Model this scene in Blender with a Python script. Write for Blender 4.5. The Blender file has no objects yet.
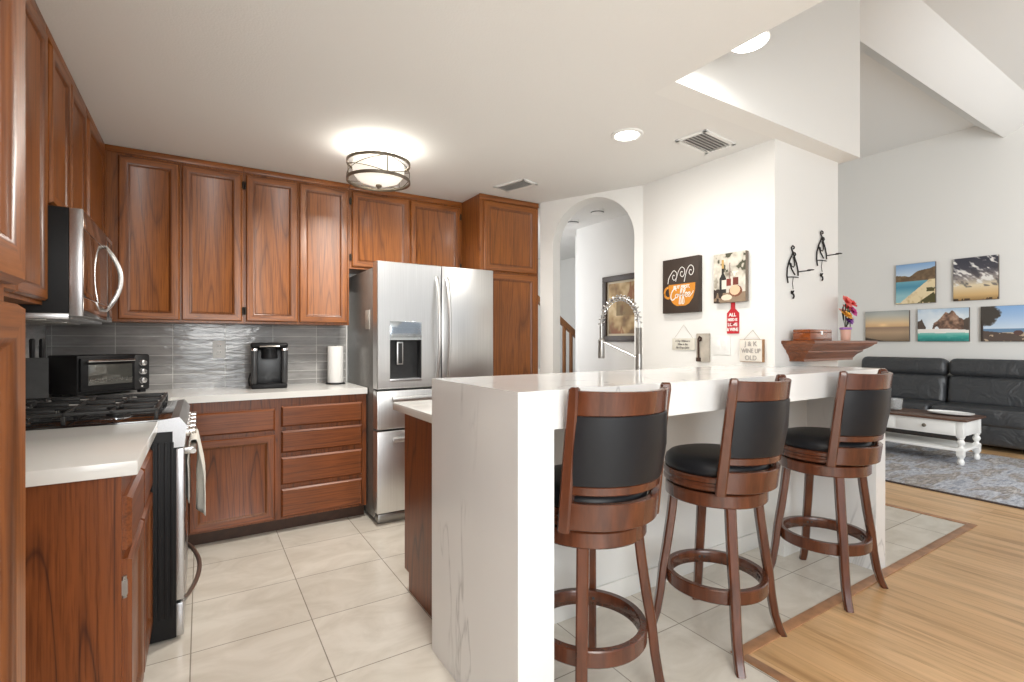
import bpy, bmesh, math, random
import numpy as np
from mathutils import Vector, Matrix
random.seed(7)
SC = bpy.context.scene
COL = SC.collection
PI = math.pi

# ------------------------------------------------------------------ camera, world, exposure
F_PX = 497.0
YAW = math.atan(311.5 / F_PX)
cam_d = bpy.data.cameras.new('camera')
cam = bpy.data.objects.new('camera', cam_d)
COL.objects.link(cam)
cam.location = (0, 0, 1.25)
cam.rotation_euler = (PI / 2, 0, -YAW)
cam_d.sensor_width = 36.0
cam_d.lens = F_PX / 1024 * 36.0
cam_d.clip_start = 0.02
SC.camera = cam

w = bpy.data.worlds.new('world')
SC.world = w
w.use_nodes = True
w.node_tree.nodes['Background'].inputs[0].default_value = (0.93, 0.96, 1.0, 1)
w.node_tree.nodes['Background'].inputs[1].default_value = 0.55

SC.view_settings.view_transform = 'Standard'
SC.view_settings.look = 'None'
SC.view_settings.gamma = 1
SC.view_settings.use_curve_mapping = False
SC.view_settings.exposure = 0.22


def area(name, loc, rot, sx, sy, energy, color=(1, 1, 1), parent=None, shape='RECTANGLE', spread=None):
    d = bpy.data.lights.new(name, 'AREA')
    d.shape = shape
    d.size = sx
    if shape in ('RECTANGLE', 'ELLIPSE'):
        d.size_y = sy
    d.energy = energy
    d.color = color
    if spread:
        d.spread = spread
    o = bpy.data.objects.new(name, d)
    COL.objects.link(o)
    o.location = loc
    o.rotation_euler = rot
    if parent:
        o.parent = parent
    return o


# unseen point light without a fixture, added behind the camera to fill the kitchen
dl_ = bpy.data.lights.new('kitchen_fill', 'POINT')
dl_.energy = 62
dl_.color = (1.0, 0.96, 0.90)
dl_.shadow_soft_size = 0.45
dlo = bpy.data.objects.new('kitchen_fill', dl_)
COL.objects.link(dlo)
dlo.location = (0.25, -0.55, 1.72)
# unseen fill panels added behind the camera, aimed at kitchen and living walls
area('living_fill', (4.6, -2.2, 2.0), (math.radians(84), 0, math.radians(-84)), 3.0, 2.6, 210, (0.93, 0.97, 1.0))
area('dining_fill', (-0.2, -2.3, 1.6), (math.radians(86), 0, math.radians(-30)), 2.4, 2.0, 90, (0.92, 0.97, 1.0))
area('hall_fill', (2.52, 4.7, 1.6), (0, math.radians(-90), 0), 1.5, 1.2, 15, (0.97, 0.98, 1.0))  # unseen fill added to brighten the hall; its wall has no window

# ------------------------------------------------------------------ materials
MATS = {}


def srgb(r, g, b):
    f = lambda c: (c / 255 / 12.92) if c / 255 <= 0.04045 else ((c / 255 + 0.055) / 1.055) ** 2.4
    return (f(r), f(g), f(b), 1)


def mat(name, col=None, rough=0.5, metal=0.0, coat=0.0, spec=None, emit=None, estr=0.0, trans=0.0, ior=None, noise=None, bump=None):
    """plain procedural material; noise=(scale, amount) mottles the colour, bump=(scale, strength)"""
    if name in MATS:
        return MATS[name]
    m = bpy.data.materials.new(name)
    m.use_nodes = True
    nt = m.node_tree
    p = nt.nodes['Principled BSDF']
    if col:
        p.inputs['Base Color'].default_value = col
    p.inputs['Roughness'].default_value = rough
    p.inputs['Metallic'].default_value = metal
    p.inputs['Coat Weight'].default_value = coat
    p.inputs['Coat Roughness'].default_value = 0.12
    if spec is not None:
        p.inputs['Specular IOR Level'].default_value = spec
    if emit:
        p.inputs['Emission Color'].default_value = emit
        p.inputs['Emission Strength'].default_value = estr
    if trans:
        p.inputs['Transmission Weight'].default_value = trans
    if ior:
        p.inputs['IOR'].default_value = ior
    if noise or bump:
        tc = nt.nodes.new('ShaderNodeTexCoord')
    if noise:
        n = nt.nodes.new('ShaderNodeTexNoise')
        n.inputs['Scale'].default_value = noise[0]
        n.inputs['Detail'].default_value = 4
        nt.links.new(tc.outputs['Object'], n.inputs['Vector'])
        r = nt.nodes.new('ShaderNodeValToRGB')
        a = noise[1]
        r.color_ramp.elements[0].position = 0.3
        r.color_ramp.elements[1].position = 0.7
        r.color_ramp.elements[0].color = tuple(c * (1 - a) for c in col[:3]) + (1,)
        r.color_ramp.elements[1].color = tuple(min(1, c * (1 + a)) for c in col[:3]) + (1,)
        nt.links.new(n.outputs['Fac'], r.inputs['Fac'])
        nt.links.new(r.outputs['Color'], p.inputs['Base Color'])
    if bump:
        n2 = nt.nodes.new('ShaderNodeTexNoise')
        n2.inputs['Scale'].default_value = bump[0]
        n2.inputs['Detail'].default_value = 5
        nt.links.new(tc.outputs['Object'], n2.inputs['Vector'])
        bp = nt.nodes.new('ShaderNodeBump')
        bp.inputs['Strength'].default_value = bump[1]
        bp.inputs['Distance'].default_value = 0.01
        nt.links.new(n2.outputs['Fac'], bp.inputs['Height'])
        nt.links.new(bp.outputs['Normal'], p.inputs['Normal'])
    MATS[name] = m
    return m


class NT:
    """tiny node helper"""
    def __init__(s, name):
        s.m = bpy.data.materials.new(name)
        s.m.use_nodes = True
        s.nt = s.m.node_tree
        s.p = s.nt.nodes['Principled BSDF']
        s.tc = s.nt.nodes.new('ShaderNodeTexCoord')
        MATS[name] = s.m

    def n(s, t, **kw):
        x = s.nt.nodes.new('ShaderNode' + t)
        for k, v in kw.items():
            if hasattr(x, k):
                setattr(x, k, v)
            else:
                x.inputs[k.replace('_', ' ')].default_value = v
        return x

    def l(s, a, b):
        s.nt.links.new(a, b)

    def mapped(s, scale, loc=(0, 0, 0), rot=(0, 0, 0), src='Object'):
        mp = s.nt.nodes.new('ShaderNodeMapping')
        mp.inputs['Scale'].default_value = scale
        mp.inputs['Location'].default_value = loc
        mp.inputs['Rotation'].default_value = rot
        s.l(s.tc.outputs[src], mp.inputs['Vector'])
        return mp.outputs['Vector']

    def noise(s, vec, scale, detail=3, rough=0.5, dist=0.0):
        x = s.nt.nodes.new('ShaderNodeTexNoise')
        x.inputs['Scale'].default_value = scale
        x.inputs['Detail'].default_value = detail
        x.inputs['Roughness'].default_value = rough
        x.inputs['Distortion'].default_value = dist
        s.l(vec, x.inputs['Vector'])
        return x.outputs['Fac']

    def math(s, op, a, b=0.0, c=0.0):
        x = s.nt.nodes.new('ShaderNodeMath')
        x.operation = op
        for i, v in enumerate((a, b, c)):
            if hasattr(v, 'is_linked'):
                s.l(v, x.inputs[i])
            else:
                x.inputs[i].default_value = v
        return x.outputs[0]

    def ramp(s, fac, stops):
        x = s.nt.nodes.new('ShaderNodeValToRGB')
        e = x.color_ramp.elements
        while len(e) < len(stops):
            e.new(0.5)
        for el, (p, c) in zip(e, stops):
            el.position = p
            el.color = c if len(c) == 4 else tuple(c) + (1,)
        s.l(fac, x.inputs['Fac'])
        return x.outputs['Color']

    def mix(s, fac, a, b, mode='MIX'):
        x = s.nt.nodes.new('ShaderNodeMix')
        x.data_type = 'RGBA'
        x.blend_type = mode
        for sock, v in ((x.inputs[0], fac), (x.inputs[6], a), (x.inputs[7], b)):
            if hasattr(v, 'is_linked'):
                s.l(v, sock)
            else:
                sock.default_value = v
        return x.outputs[2]

    def bump(s, h, strength, dist=0.01):
        x = s.nt.nodes.new('ShaderNodeBump')
        x.inputs['Strength'].default_value = strength
        x.inputs['Distance'].default_value = dist
        s.l(h, x.inputs['Height'])
        s.l(x.outputs['Normal'], s.p.inputs['Normal'])


mix_ = lambda a, b, f: tuple(x * (1 - f) + y * f for x, y in zip(a, b))


def oak(name, axis, light, dark, rough=0.36, coat=0.10, c0=.3):
    t = NT(name)
    fine, long_ = 1.0, 0.06
    sc = [fine] * 3
    sc[axis] = long_
    v = t.mapped(sc)
    big = t.noise(v, 5.5, 1.5, 0.45, 0.3)
    bands = t.math('PINGPONG', t.math('MULTIPLY', big, 11.0), 0.5)
    bands = t.math('MULTIPLY', bands, 2.0)
    sc2 = [170.0] * 3
    sc2[axis] = 5.0
    pores = t.noise(t.mapped(sc2), 1.0, 3, 0.6)
    tone = t.noise(t.mapped((1.7, 1.7, 0.9)), 1.0, 2)
    mid = tuple(0.5 * (a + b) for a, b in zip(light, dark))
    c1 = t.ramp(bands, [(0.0, mix_(mid, dark, c0)), (0.10, mix_(mid, light, .3)), (0.40, light), (1.0, mix_(mid, light, .75))])
    c2 = t.ramp(pores, [(0.34, (0.50, 0.44, 0.38, 1)), (0.54, (1, 1, 1, 1))])
    c3 = t.ramp(tone, [(0.3, (0.80, 0.78, 0.76, 1)), (0.7, (1.1, 1.1, 1.1, 1))])
    c = t.mix(0.75, c1, c2, 'MULTIPLY')
    c = t.mix(1.0, c, c3, 'MULTIPLY')
    t.l(c, t.p.inputs['Base Color'])
    t.p.inputs['Roughness'].default_value = rough
    t.p.inputs['Coat Weight'].default_value = coat
    t.p.inputs['Coat Roughness'].default_value = 0.16
    t.bump(pores, 0.12, 0.002)
    return t.m


L1, D1 = (0.300, 0.096, 0.017, 1), (0.105, 0.029, 0.006, 1)
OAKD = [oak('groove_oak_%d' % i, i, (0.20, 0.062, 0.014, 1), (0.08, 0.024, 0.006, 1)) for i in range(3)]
OAK = [oak('oak_across', 0, L1, D1), oak('oak_along', 1, L1, D1), oak('oak_upright', 2, L1, D1)]
L2, D2 = (0.235, 0.066, 0.016, 1), (0.080, 0.022, 0.008, 1)  # same oak, darker and redder: dimmer light on lower cabinets put into the colour
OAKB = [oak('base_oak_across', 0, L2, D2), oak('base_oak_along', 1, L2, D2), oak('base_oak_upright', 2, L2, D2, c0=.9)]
ST_L, ST_D = (0.125, 0.036, 0.014, 1), (0.062, 0.017, 0.007, 1)


def stool_wood():
    t = NT('cherry_stained_wood')
    v = t.mapped((1, 1, 0.15))
    n1 = t.noise(v, 30, 4, 0.6, 0.3)
    c = t.ramp(n1, [(0.3, ST_D), (0.7, ST_L)])
    t.l(c, t.p.inputs['Base Color'])
    t.p.inputs['Roughness'].default_value = 0.27
    t.p.inputs['Coat Weight'].default_value = 0.4
    t.p.inputs['Coat Roughness'].default_value = 0.12
    return t.m


M_STOOL = stool_wood()


def quartz():
    t = NT('white_quartz')
    v = t.mapped((1.3, 1.3, 0.42), rot=(0.15, 0.12, 0.5))
    n1 = t.noise(v, 1.5, 5, 0.55, 0.9)
    d = t.math('ABSOLUTE', t.math('SUBTRACT', n1, 0.5))
    mask = t.noise(t.mapped((1, 1, 1)), 2.3, 2)
    vein = t.ramp(d, [(0.0, (0.56, 0.555, 0.55, 1)), (0.005, (0.69, 0.685, 0.68, 1)), (0.016, (0.80, 0.795, 0.785, 1))])
    soft = t.ramp(t.noise(v, 3.0, 3), [(0.3, (0.965, 0.965, 0.965, 1)), (0.7, (1, 1, 1, 1))])
    m2 = t.ramp(mask, [(0.44, (0, 0, 0, 1)), (0.62, (1, 1, 1, 1))])
    c = t.mix(m2, (0.80, 0.795, 0.785, 1), vein)
    c = t.mix(1.0, c, soft, 'MULTIPLY')
    t.l(c, t.p.inputs['Base Color'])
    t.p.inputs['Roughness'].default_value = 0.13
    return t.m


M_QUARTZ = quartz()
M_WORK = mat('cream_white_quartz', (0.79, 0.78, 0.75, 1), .16, noise=(5, .02))


def tile_floor():
    t = NT('travertine_floor_tile')
    S = 0.457
    mp = t.mapped((1, 1, 1), loc=(-0.424, -2.815, 0))
    br = t.n('TexBrick', offset=0.0, squash=1.0)
    br.inputs['Scale'].default_value = 1.0
    br.inputs['Brick Width'].default_value = S
    br.inputs['Row Height'].default_value = 0.448
    br.inputs['Mortar Size'].default_value = 0.0024
    br.inputs['Mortar Smooth'].default_value = 0.15
    br.inputs['Bias'].default_value = 0.0
    br.inputs['Color1'].default_value = (0.68, 0.635, 0.56, 1)
    br.inputs['Color2'].default_value = (0.74, 0.695, 0.62, 1)
    br.inputs['Mortar'].default_value = (0.32, 0.285, 0.235, 1)
    t.l(mp, br.inputs['Vector'])
    v = t.mapped((1, 1.6, 1), rot=(0, 0, 0.4))
    n1 = t.noise(v, 3.5, 6, 0.6, 1.0)
    c1 = t.ramp(n1, [(0.28, (0.84, 0.82, 0.79, 1)), (0.62, (1.04, 1.04, 1.04, 1))])
    c = t.mix(1.0, br.outputs['Color'], c1, 'MULTIPLY')
    t.l(c, t.p.inputs['Base Color'])
    t.p.inputs['Roughness'].default_value = 0.22
    inv = t.math('SUBTRACT', 1.0, br.outputs['Fac'])
    t.bump(inv, 0.4, 0.003)
    return t.m


def wood_floor():
    t = NT('honey_plank_floor')
    mp = t.mapped((1, 1, 1), rot=(0, 0, PI / 2))
    br = t.n('TexBrick', offset=0.37, squash=1.0)
    br.inputs['Scale'].default_value = 1.0
    br.inputs['Brick Width'].default_value = 1.22
    br.inputs['Row Height'].default_value = 0.125
    br.inputs['Mortar Size'].default_value = 0.0010
    br.inputs['Color1'].default_value = (0.64, 0.395, 0.195, 1)
    br.inputs['Color2'].default_value = (0.73, 0.475, 0.255, 1)
    br.inputs['Mortar'].default_value = (0.44, 0.25, 0.12, 1)
    t.l(mp, br.inputs['Vector'])
    n1 = t.noise(t.mapped((9, 0.8, 1)), 1.6, 5, 0.6, 0.7)
    c1 = t.ramp(n1, [(0.3, (0.62, 0.56, 0.48, 1)), (0.52, (1, 1, 1, 1)), (0.8, (1.1, 1.08, 1.05, 1))])
    n2 = t.noise(t.mapped((60, 2, 1)), 1.0, 3)
    c2 = t.ramp(n2, [(0.35, (0.86, 0.84, 0.8, 1)), (0.6, (1, 1, 1, 1))])
    c = t.mix(0.9, br.outputs['Color'], c1, 'MULTIPLY')
    c = t.mix(0.8, c, c2, 'MULTIPLY')
    t.l(c, t.p.inputs['Base Color'])
    t.p.inputs['Roughness'].default_value = 0.30
    return t.m


def splash_tile(name, rot, off):
    t = NT(name)
    mp = t.mapped((1, 1, 1), loc=off, rot=rot)
    br = t.n('TexBrick', offset=0.0, squash=1.0)
    br.inputs['Scale'].default_value = 1.0
    br.inputs['Brick Width'].default_value = 0.312
    br.inputs['Row Height'].default_value = 0.0655
    br.inputs['Mortar Size'].default_value = 0.0026
    br.inputs['Mortar Smooth'].default_value = 0.2
    br.inputs['Color1'].default_value = (0.285, 0.278, 0.270, 1)
    br.inputs['Color2'].default_value = (0.345, 0.335, 0.325, 1)
    br.inputs['Mortar'].default_value = (0.55, 0.54, 0.52, 1)
    t.l(mp, br.inputs['Vector'])
    n1 = t.noise(t.mapped((2, 2, 10)), 2.0, 4, 0.6, 0.4)
    c1 = t.ramp(n1, [(0.3, (0.78, 0.78, 0.78, 1)), (0.7, (1.25, 1.25, 1.25, 1))])
    c = t.mix(1.0, br.outputs['Color'], c1, 'MULTIPLY')
    t.l(c, t.p.inputs['Base Color'])
    t.p.inputs['Roughness'].default_value = 0.12
    n2 = t.noise(t.mapped((9, 9, 32)), 1.0, 3)
    h = t.math('SUBTRACT', t.math('MULTIPLY', n2, 1.0), br.outputs['Fac'])
    t.bump(h, 0.45, 0.006)
    return t.m


def brushed(name, col, rough, axis=2, amt=0.06):
    t = NT(name)
    sc = [260.0] * 3
    sc[axis] = 2.0
    n1 = t.noise(t.mapped(sc), 1.0, 2)
    c = t.ramp(n1, [(0.3, tuple(x * (1 - amt) for x in col[:3]) + (1,)), (0.7, tuple(x * (1 + amt) for x in col[:3]) + (1,))])
    t.l(c, t.p.inputs['Base Color'])
    t.p.inputs['Metallic'].default_value = 1.0
    t.p.inputs['Roughness'].default_value = rough
    t.bump(n1, 0.03, 0.002)
    return t.m


def rug_mat():
    t = NT('distressed_rug_pile')
    n1 = t.noise(t.mapped((1.0, 3.0, 1)), 2.2, 6, 0.65, 0.8)
    n2 = t.noise(t.mapped((7, 22, 1)), 2.0, 5, 0.7, 0.5)
    c1 = t.ramp(n1, [(0.30, srgb(134, 139, 150)), (0.45, srgb(186, 188, 194)), (0.56, srgb(148, 140, 132)), (0.70, srgb(206, 202, 200))])
    c2 = t.ramp(n2, [(0.34, (0.42, 0.43, 0.48, 1)), (0.60, (1.15, 1.15, 1.15, 1))])
    c = t.mix(0.8, c1, c2, 'MULTIPLY')
    t.l(c, t.p.inputs['Base Color'])
    t.p.inputs['Roughness'].default_value = 0.95
    t.bump(n2, 0.4, 0.01)
    return t.m


def leather(name, col, rough, bs=0.35, spec=.5):
    t = NT(name)
    n1 = t.noise(t.mapped((1, 1, 1)), 5.0, 3, 0.5, 1.2)
    n2 = t.noise(t.mapped((1, 1, 1)), 140, 2)
    h = t.math('ADD', t.math('MULTIPLY', n1, 1.0), t.math('MULTIPLY', n2, 0.04))
    t.p.inputs['Base Color'].default_value = col
    t.p.inputs['Roughness'].default_value = rough
    t.p.inputs['Specular IOR Level'].default_value = spec
    t.bump(h, bs, 0.03)
    return t.m


M_TILE = tile_floor()
M_WOODF = wood_floor()
M_SPLASH_B = splash_tile('grey_wall_tile_across', (-PI / 2, 0, 0), (.161, -.0385, 0))
M_SPLASH_L = splash_tile('grey_wall_tile_along', (-PI / 2, 0, PI / 2), (.1, -.0385, 0))
M_STEEL = brushed('brushed_steel', (0.66, 0.66, 0.655), 0.36)
M_STEEL_H = brushed('brushed_steel_flat', (0.55, 0.55, 0.56), 0.32, 1)
M_STEEL_D = brushed('dark_grey_steel', (0.33, 0.32, 0.305), 0.30)
M_CHROME = mat('polished_chrome', (0.82, 0.82, 0.82, 1), 0.08, 1.0)
M_NICKEL = brushed('brushed_nickel', (0.50, 0.48, 0.45), 0.3)
M_FAUCET = brushed('grey_nickel', (0.36, 0.35, 0.335), 0.32)
M_COIL = brushed('coil_steel', (0.50, 0.49, 0.48), 0.28)
M_BRONZE = mat('aged_nickel', (0.23, 0.20, 0.16, 1), 0.35, 1.0)
M_RUG = rug_mat()
M_WALL = mat('white_wall_paint', (0.80, 0.795, 0.77, 1), 0.75, bump=(240, 0.05))
M_WALL2 = mat('living_wall_paint', (0.74, 0.725, 0.69, 1), 0.75, bump=(240, 0.05))
M_CEIL = mat('ceiling_paint', (0.78, 0.775, 0.755, 1), 0.85, bump=(120, 0.12))
M_WHITE = mat('white_satin_paint', (0.80, 0.79, 0.76, 1), 0.35, noise=(6, 0.03))
M_PLAST = mat('white_plastic', (0.80, 0.80, 0.78, 1), 0.35, noise=(9, 0.02))
M_BLACK = mat('black_enamel', (0.012, 0.012, 0.013, 1), 0.45, spec=.2, noise=(7, 0.2))
M_BLACKM = mat('matt_black', (0.016, 0.016, 0.017, 1), 0.5, noise=(30, 0.25))
M_IRON = mat('cast_iron', (0.018, 0.018, 0.018, 1), 0.42, bump=(200, 0.2))
M_GLASSB = mat('black_glass', (0.010, 0.010, 0.011, 1), 0.05, coat=0.6, noise=(3, 0.1))
M_VINYL = leather('black_vinyl', (0.011, 0.0115, 0.014, 1), 0.40, 0.06, .32)
M_SOFA = leather('charcoal_leather', (0.042, 0.044, 0.047, 1), 0.34, .9)
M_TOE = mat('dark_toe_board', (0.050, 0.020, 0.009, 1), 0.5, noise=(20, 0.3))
M_GLASS = mat('clear_glass', (1, 1, 1, 1), 0.02, trans=1.0, ior=1.45)
M_HINGE = mat('dark_hinge_metal', (0.05, 0.042, 0.035, 1), 0.4, 0.9, noise=(60, 0.3))

# ------------------------------------------------------------------ geometry helpers
XV, YV, ZV = Vector((1, 0, 0)), Vector((0, 1, 0)), Vector((0, 0, 1))


class B:
    """collects geometry and links it as ONE mesh object"""
    def __init__(s, o=(0, 0, 0)):
        s.bm = bmesh.new()
        s.o = Vector(o)

    def _mi(s, faces, mi):
        for f in faces:
            f.material_index = mi

    def box(s, x0, x1, y0, y1, z0, z1, bev=0.0, seg=2, mi=0, M=None):
        b = bmesh.new()
        bmesh.ops.create_cube(b, size=1)
        for v in b.verts:
            v.co = Vector(((x0 + x1) / 2 + v.co.x * (x1 - x0), (y0 + y1) / 2 + v.co.y * (y1 - y0), (z0 + z1) / 2 + v.co.z * (z1 - z0)))
        if bev:
            bmesh.ops.bevel(b, geom=list(b.edges), offset=bev, segments=seg, profile=0.5, affect='EDGES', clamp_overlap=True)
        s._merge(b, mi, M)
        return s

    def _merge(s, b, mi, M=None):
        vm = {}
        for v in b.verts:
            co = (M @ v.co) if M else v.co
            vm[v] = s.bm.verts.new(co)
        for f in b.faces:
            try:
                nf = s.bm.faces.new([vm[v] for v in f.verts])
                nf.material_index = mi if mi is not None else f.material_index
            except ValueError:
                pass
        b.free()

    def ring_loft(s, rings, mi=0, cap=True, closed=False):
        """rings: list of equal-length lists of points"""
        vs = [[s.bm.verts.new(p) for p in r] for r in rings]
        n = len(vs[0])
        m = len(vs)
        for i in range(m if closed else m - 1):
            a, b = vs[i], vs[(i + 1) % m]
            for j in range(n):
                k = (j + 1) % n
                f = s.bm.faces.new((a[j], a[k], b[k], b[j]))
                f.material_index = mi
        if cap and not closed:
            f = s.bm.faces.new(list(reversed(vs[0])))
            f.material_index = mi
            f = s.bm.faces.new(vs[-1])
            f.material_index = mi
        return s

    def lathe(s, prof, c=(0, 0, 0), n=32, axis=ZV, mi=0, cap=True):
        axis = Vector(axis).normalized()
        t = XV if abs(axis.x) < 0.9 else YV
        u = (t - axis * t.dot(axis)).normalized()
        v = axis.cross(u)
        c = Vector(c)
        rings = []
        for r, z in prof:
            r = max(r, 0.0002)
            rings.append([c + axis * z + (u * math.cos(2 * PI * i / n) + v * math.sin(2 * PI * i / n)) * r for i in range(n)])
        return s.ring_loft(rings, mi, cap)

    def cyl(s, p0, p1, r0, r1=None, n=20, mi=0):
        p0, p1 = Vector(p0), Vector(p1)
        L = (p1 - p0).length
        return s.lathe([(r0, 0), (r0 if r1 is None else r1, L)], p0, n, p1 - p0, mi)

    def tube(s, pts, r, n=8, mi=0, closed=False):
        pts = [Vector(p) for p in pts]
        N = len(pts)
        rr = r if hasattr(r, '__len__') else [r] * N
        rings = []
        prev = None
        for i, p in enumerate(pts):
            if closed:
                t = pts[(i + 1) % N] - pts[i - 1]
            else:
                t = pts[min(i + 1, N - 1)] - pts[max(i - 1, 0)]
            t.normalize()
            if prev is None:
                a = ZV if abs(t.z) < 0.9 else XV
                u = (a - t * a.dot(t)).normalized()
            else:
                u = (prev - t * prev.dot(t)).normalized()
            prev = u
            v = t.cross(u)
            rings.append([p + (u * math.cos(2 * PI * k / n) + v * math.sin(2 * PI * k / n)) * rr[i] for k in range(n)])
        return s.ring_loft(rings, mi, True, closed)

    def prism(s, poly, O, U, V, D, mi=0, mi_side=None):
        """polygon poly (2-D) in plane O+U*a+V*b, extruded by vector D"""
        O, U, V, D = map(Vector, (O, U, V, D))
        a = [s.bm.verts.new(O + U * p[0] + V * p[1]) for p in poly]
        b = [s.bm.verts.new(O + U * p[0] + V * p[1] + D) for p in poly]
        n = len(poly)
        f = s.bm.faces.new(list(reversed(a)))
        f.material_index = mi
        f = s.bm.faces.new(b)
        f.material_index = mi
        for i in range(n):
            j = (i + 1) % n
            f = s.bm.faces.new((a[i], a[j], b[j], b[i]))
            f.material_index = mi if mi_side is None else mi_side
        return s

    def door(s, O, U, N, w, h, t=0.021, fr=0.055, mi_v=0, mi_h=1, raised=False):
        """framed, recessed-panel cabinet front; O = lower left corner on the carcass face"""
        O, U, N = map(Vector, (O, U, N))
        V = ZV
        if raised:      # drawer front: slab with a wide bevel at the edge
            prof = [(0, 0), (0.0, t * 0.45), (0.010, t), (0.016, t)]
        else:
            prof = [(0, 0), (0, t * 0.55), (0.007, t), (fr - 0.014, t), (fr - 0.007, t - 0.003), (fr, t - 0.010), (fr + 0.004, t - 0.012)]
        loops = []
        for ins, d in prof:
            loops.append([s.bm.verts.new(O + U * a + V * b + N * d) for a, b in ((ins, ins), (w - ins, ins), (w - ins, h - ins), (ins, h - ins))])
        for i in range(len(loops) - 1):
            for j in range(4):
                k = (j + 1) % 4
                f = s.bm.faces.new((loops[i][j], loops[i][k], loops[i + 1][k], loops[i + 1][j]))
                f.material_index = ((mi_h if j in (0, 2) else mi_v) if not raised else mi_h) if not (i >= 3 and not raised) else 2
        f = s.bm.faces.new(loops[-1])
        f.material_index = mi_v if not raised else mi_h
        f = s.bm.faces.new(list(reversed(loops[0])))
        f.material_index = mi_v
        return s

    def band(s, R, a0, a1, z0, z1, th, n=18, mi=0, lean=None, crown=0.0, bulge=0.0):
        """curved upright band round the z axis; angle 0 = -Y side"""
        lean = lean or (lambda z: 0.0)
        rings = []
        for i in range(n + 1):
            f = i / n
            a = a0 + (a1 - a0) * f
            d = Vector((math.sin(a), -math.cos(a), 0))
            zt = z1 + crown * (1 - (2 * f - 1) ** 2)
            sec = []
            for (rr, z) in ((R - th / 2, z0 + 0.003), (R - th / 2 + 0.003, z0), (R + th / 2 - 0.003, z0), (R + th / 2, z0 + 0.003),
                            (R + th / 2 + bulge, (z0 + zt) / 2),
                            (R + th / 2, zt - 0.003), (R + th / 2 - 0.003, zt), (R - th / 2 + 0.003, zt), (R - th / 2, zt - 0.003),
                            (R - th / 2 - bulge, (z0 + zt) / 2)):
                p = d * rr
                sec.append(Vector((p.x, p.y + lean(z), z)))
            rings.append(sec)
        return s.ring_loft(rings, mi)

    def obj(s, name, mats, parent=None, sharp=35, loc=None):
        bmesh.ops.remove_doubles(s.bm, verts=list(s.bm.verts), dist=1e-6)
        if s.o.length:
            bmesh.ops.translate(s.bm, vec=-s.o, verts=list(s.bm.verts))
        bmesh.ops.recalc_face_normals(s.bm, faces=list(s.bm.faces))
        me = bpy.data.meshes.new(name)
        s.bm.to_mesh(me)
        s.bm.free()
        for m in (mats if isinstance(mats, (list, tuple)) else [mats]):
            me.materials.append(m)
        me.polygons.foreach_set('use_smooth', [True] * len(me.polygons))
        me.set_sharp_from_angle(angle=math.radians(sharp))
        o = bpy.data.objects.new(name, me)
        COL.objects.link(o)
        if parent:
            o.parent = parent
        else:
            o.location = s.o if loc is None else loc
        return o


def tag(o, label, cat, group=None, kind=None):
    if label:
        o['label'] = label
    if cat:
        o['category'] = cat
    if group:
        o['group'] = group
    if kind:
        o['kind'] = kind
    return o


def thing(name, label, cat, loc=(0, 0, 0), rz=0.0, group=None):
    o = bpy.data.objects.new(name, None)
    o.empty_display_size = 0.05
    COL.objects.link(o)
    o.location = loc
    o.rotation_euler = (0, 0, rz)
    return tag(o, label, cat, group)


def struct(o):
    o['kind'] = 'structure'
    return o


def copy_tree(o, parent=None):
    c = o.copy()
    COL.objects.link(c)
    if parent:
        c.parent = parent
    for ch in list(o.children):
        copy_tree(ch, c)
    return c


def text_mesh(txt, size, bold=0.0, shear=0.0, depth=0.0008):
    """lettering as mesh data lying in the XY plane, centred"""
    cu = bpy.data.curves.new('lettering', 'FONT')
    cu.body = txt
    cu.size = size
    cu.offset = bold
    cu.shear = shear
    cu.extrude = depth
    cu.align_x = 'CENTER'
    cu.align_y = 'CENTER'
    cu.resolution_u = 4
    ob = bpy.data.objects.new('lettering', cu)
    COL.objects.link(ob)
    dg = bpy.context.evaluated_depsgraph_get()
    dg.update()
    me = bpy.data.meshes.new_from_object(ob.evaluated_get(dg))
    bpy.data.objects.remove(ob)
    return me


def add_text(b, txt, size, O, U, V, N, bold=0.0, shear=0.0, sx=1.0, mi=0):
    me = text_mesh(txt, size, bold, shear)
    O, U, V, N = map(Vector, (O, U, V, N))
    vs = [b.bm.verts.new(O + U * v.co.x * sx + V * v.co.y + N * (v.co.z + 0.0010)) for v in me.vertices]
    for p in me.polygons:
        try:
            f = b.bm.faces.new([vs[i] for i in p.vertices])
            f.material_index = mi
        except ValueError:
            pass
    bpy.data.meshes.remove(me)


def color_mat(name='printed_canvas', rough=0.55):
    if name in MATS:
        return MATS[name]
    m = bpy.data.materials.new(name)
    m.use_nodes = True
    nt = m.node_tree
    a = nt.nodes.new('ShaderNodeVertexColor')
    a.layer_name = 'print'
    p = nt.nodes['Principled BSDF']
    nt.links.new(a.outputs['Color'], p.inputs['Base Color'])
    p.inputs['Roughness'].default_value = rough
    MATS[name] = m
    return m


def vnoise(U, V, fx, fy, seed):
    r = np.random.RandomState(seed)
    g = r.rand(int(fy) + 3, int(fx) + 3)
    x, y = U * fx, V * fy
    i, j = np.floor(x).astype(int), np.floor(y).astype(int)
    a, b = x - i, y - j
    i, j = i % (int(fx) + 2), j % (int(fy) + 2)
    a, b = a * a * (3 - 2 * a), b * b * (3 - 2 * b)
    return (g[j, i] * (1 - a) + g[j, i + 1] * a) * (1 - b) + (g[j + 1, i] * (1 - a) + g[j + 1, i + 1] * a) * b


def fbm(U, V, fx, fy, seed):
    return 0.55 * vnoise(U, V, fx, fy, seed) + 0.3 * vnoise(U, V, fx * 2, fy * 2, seed + 1) + 0.15 * vnoise(U, V, fx * 4, fy * 4, seed + 2)


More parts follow.
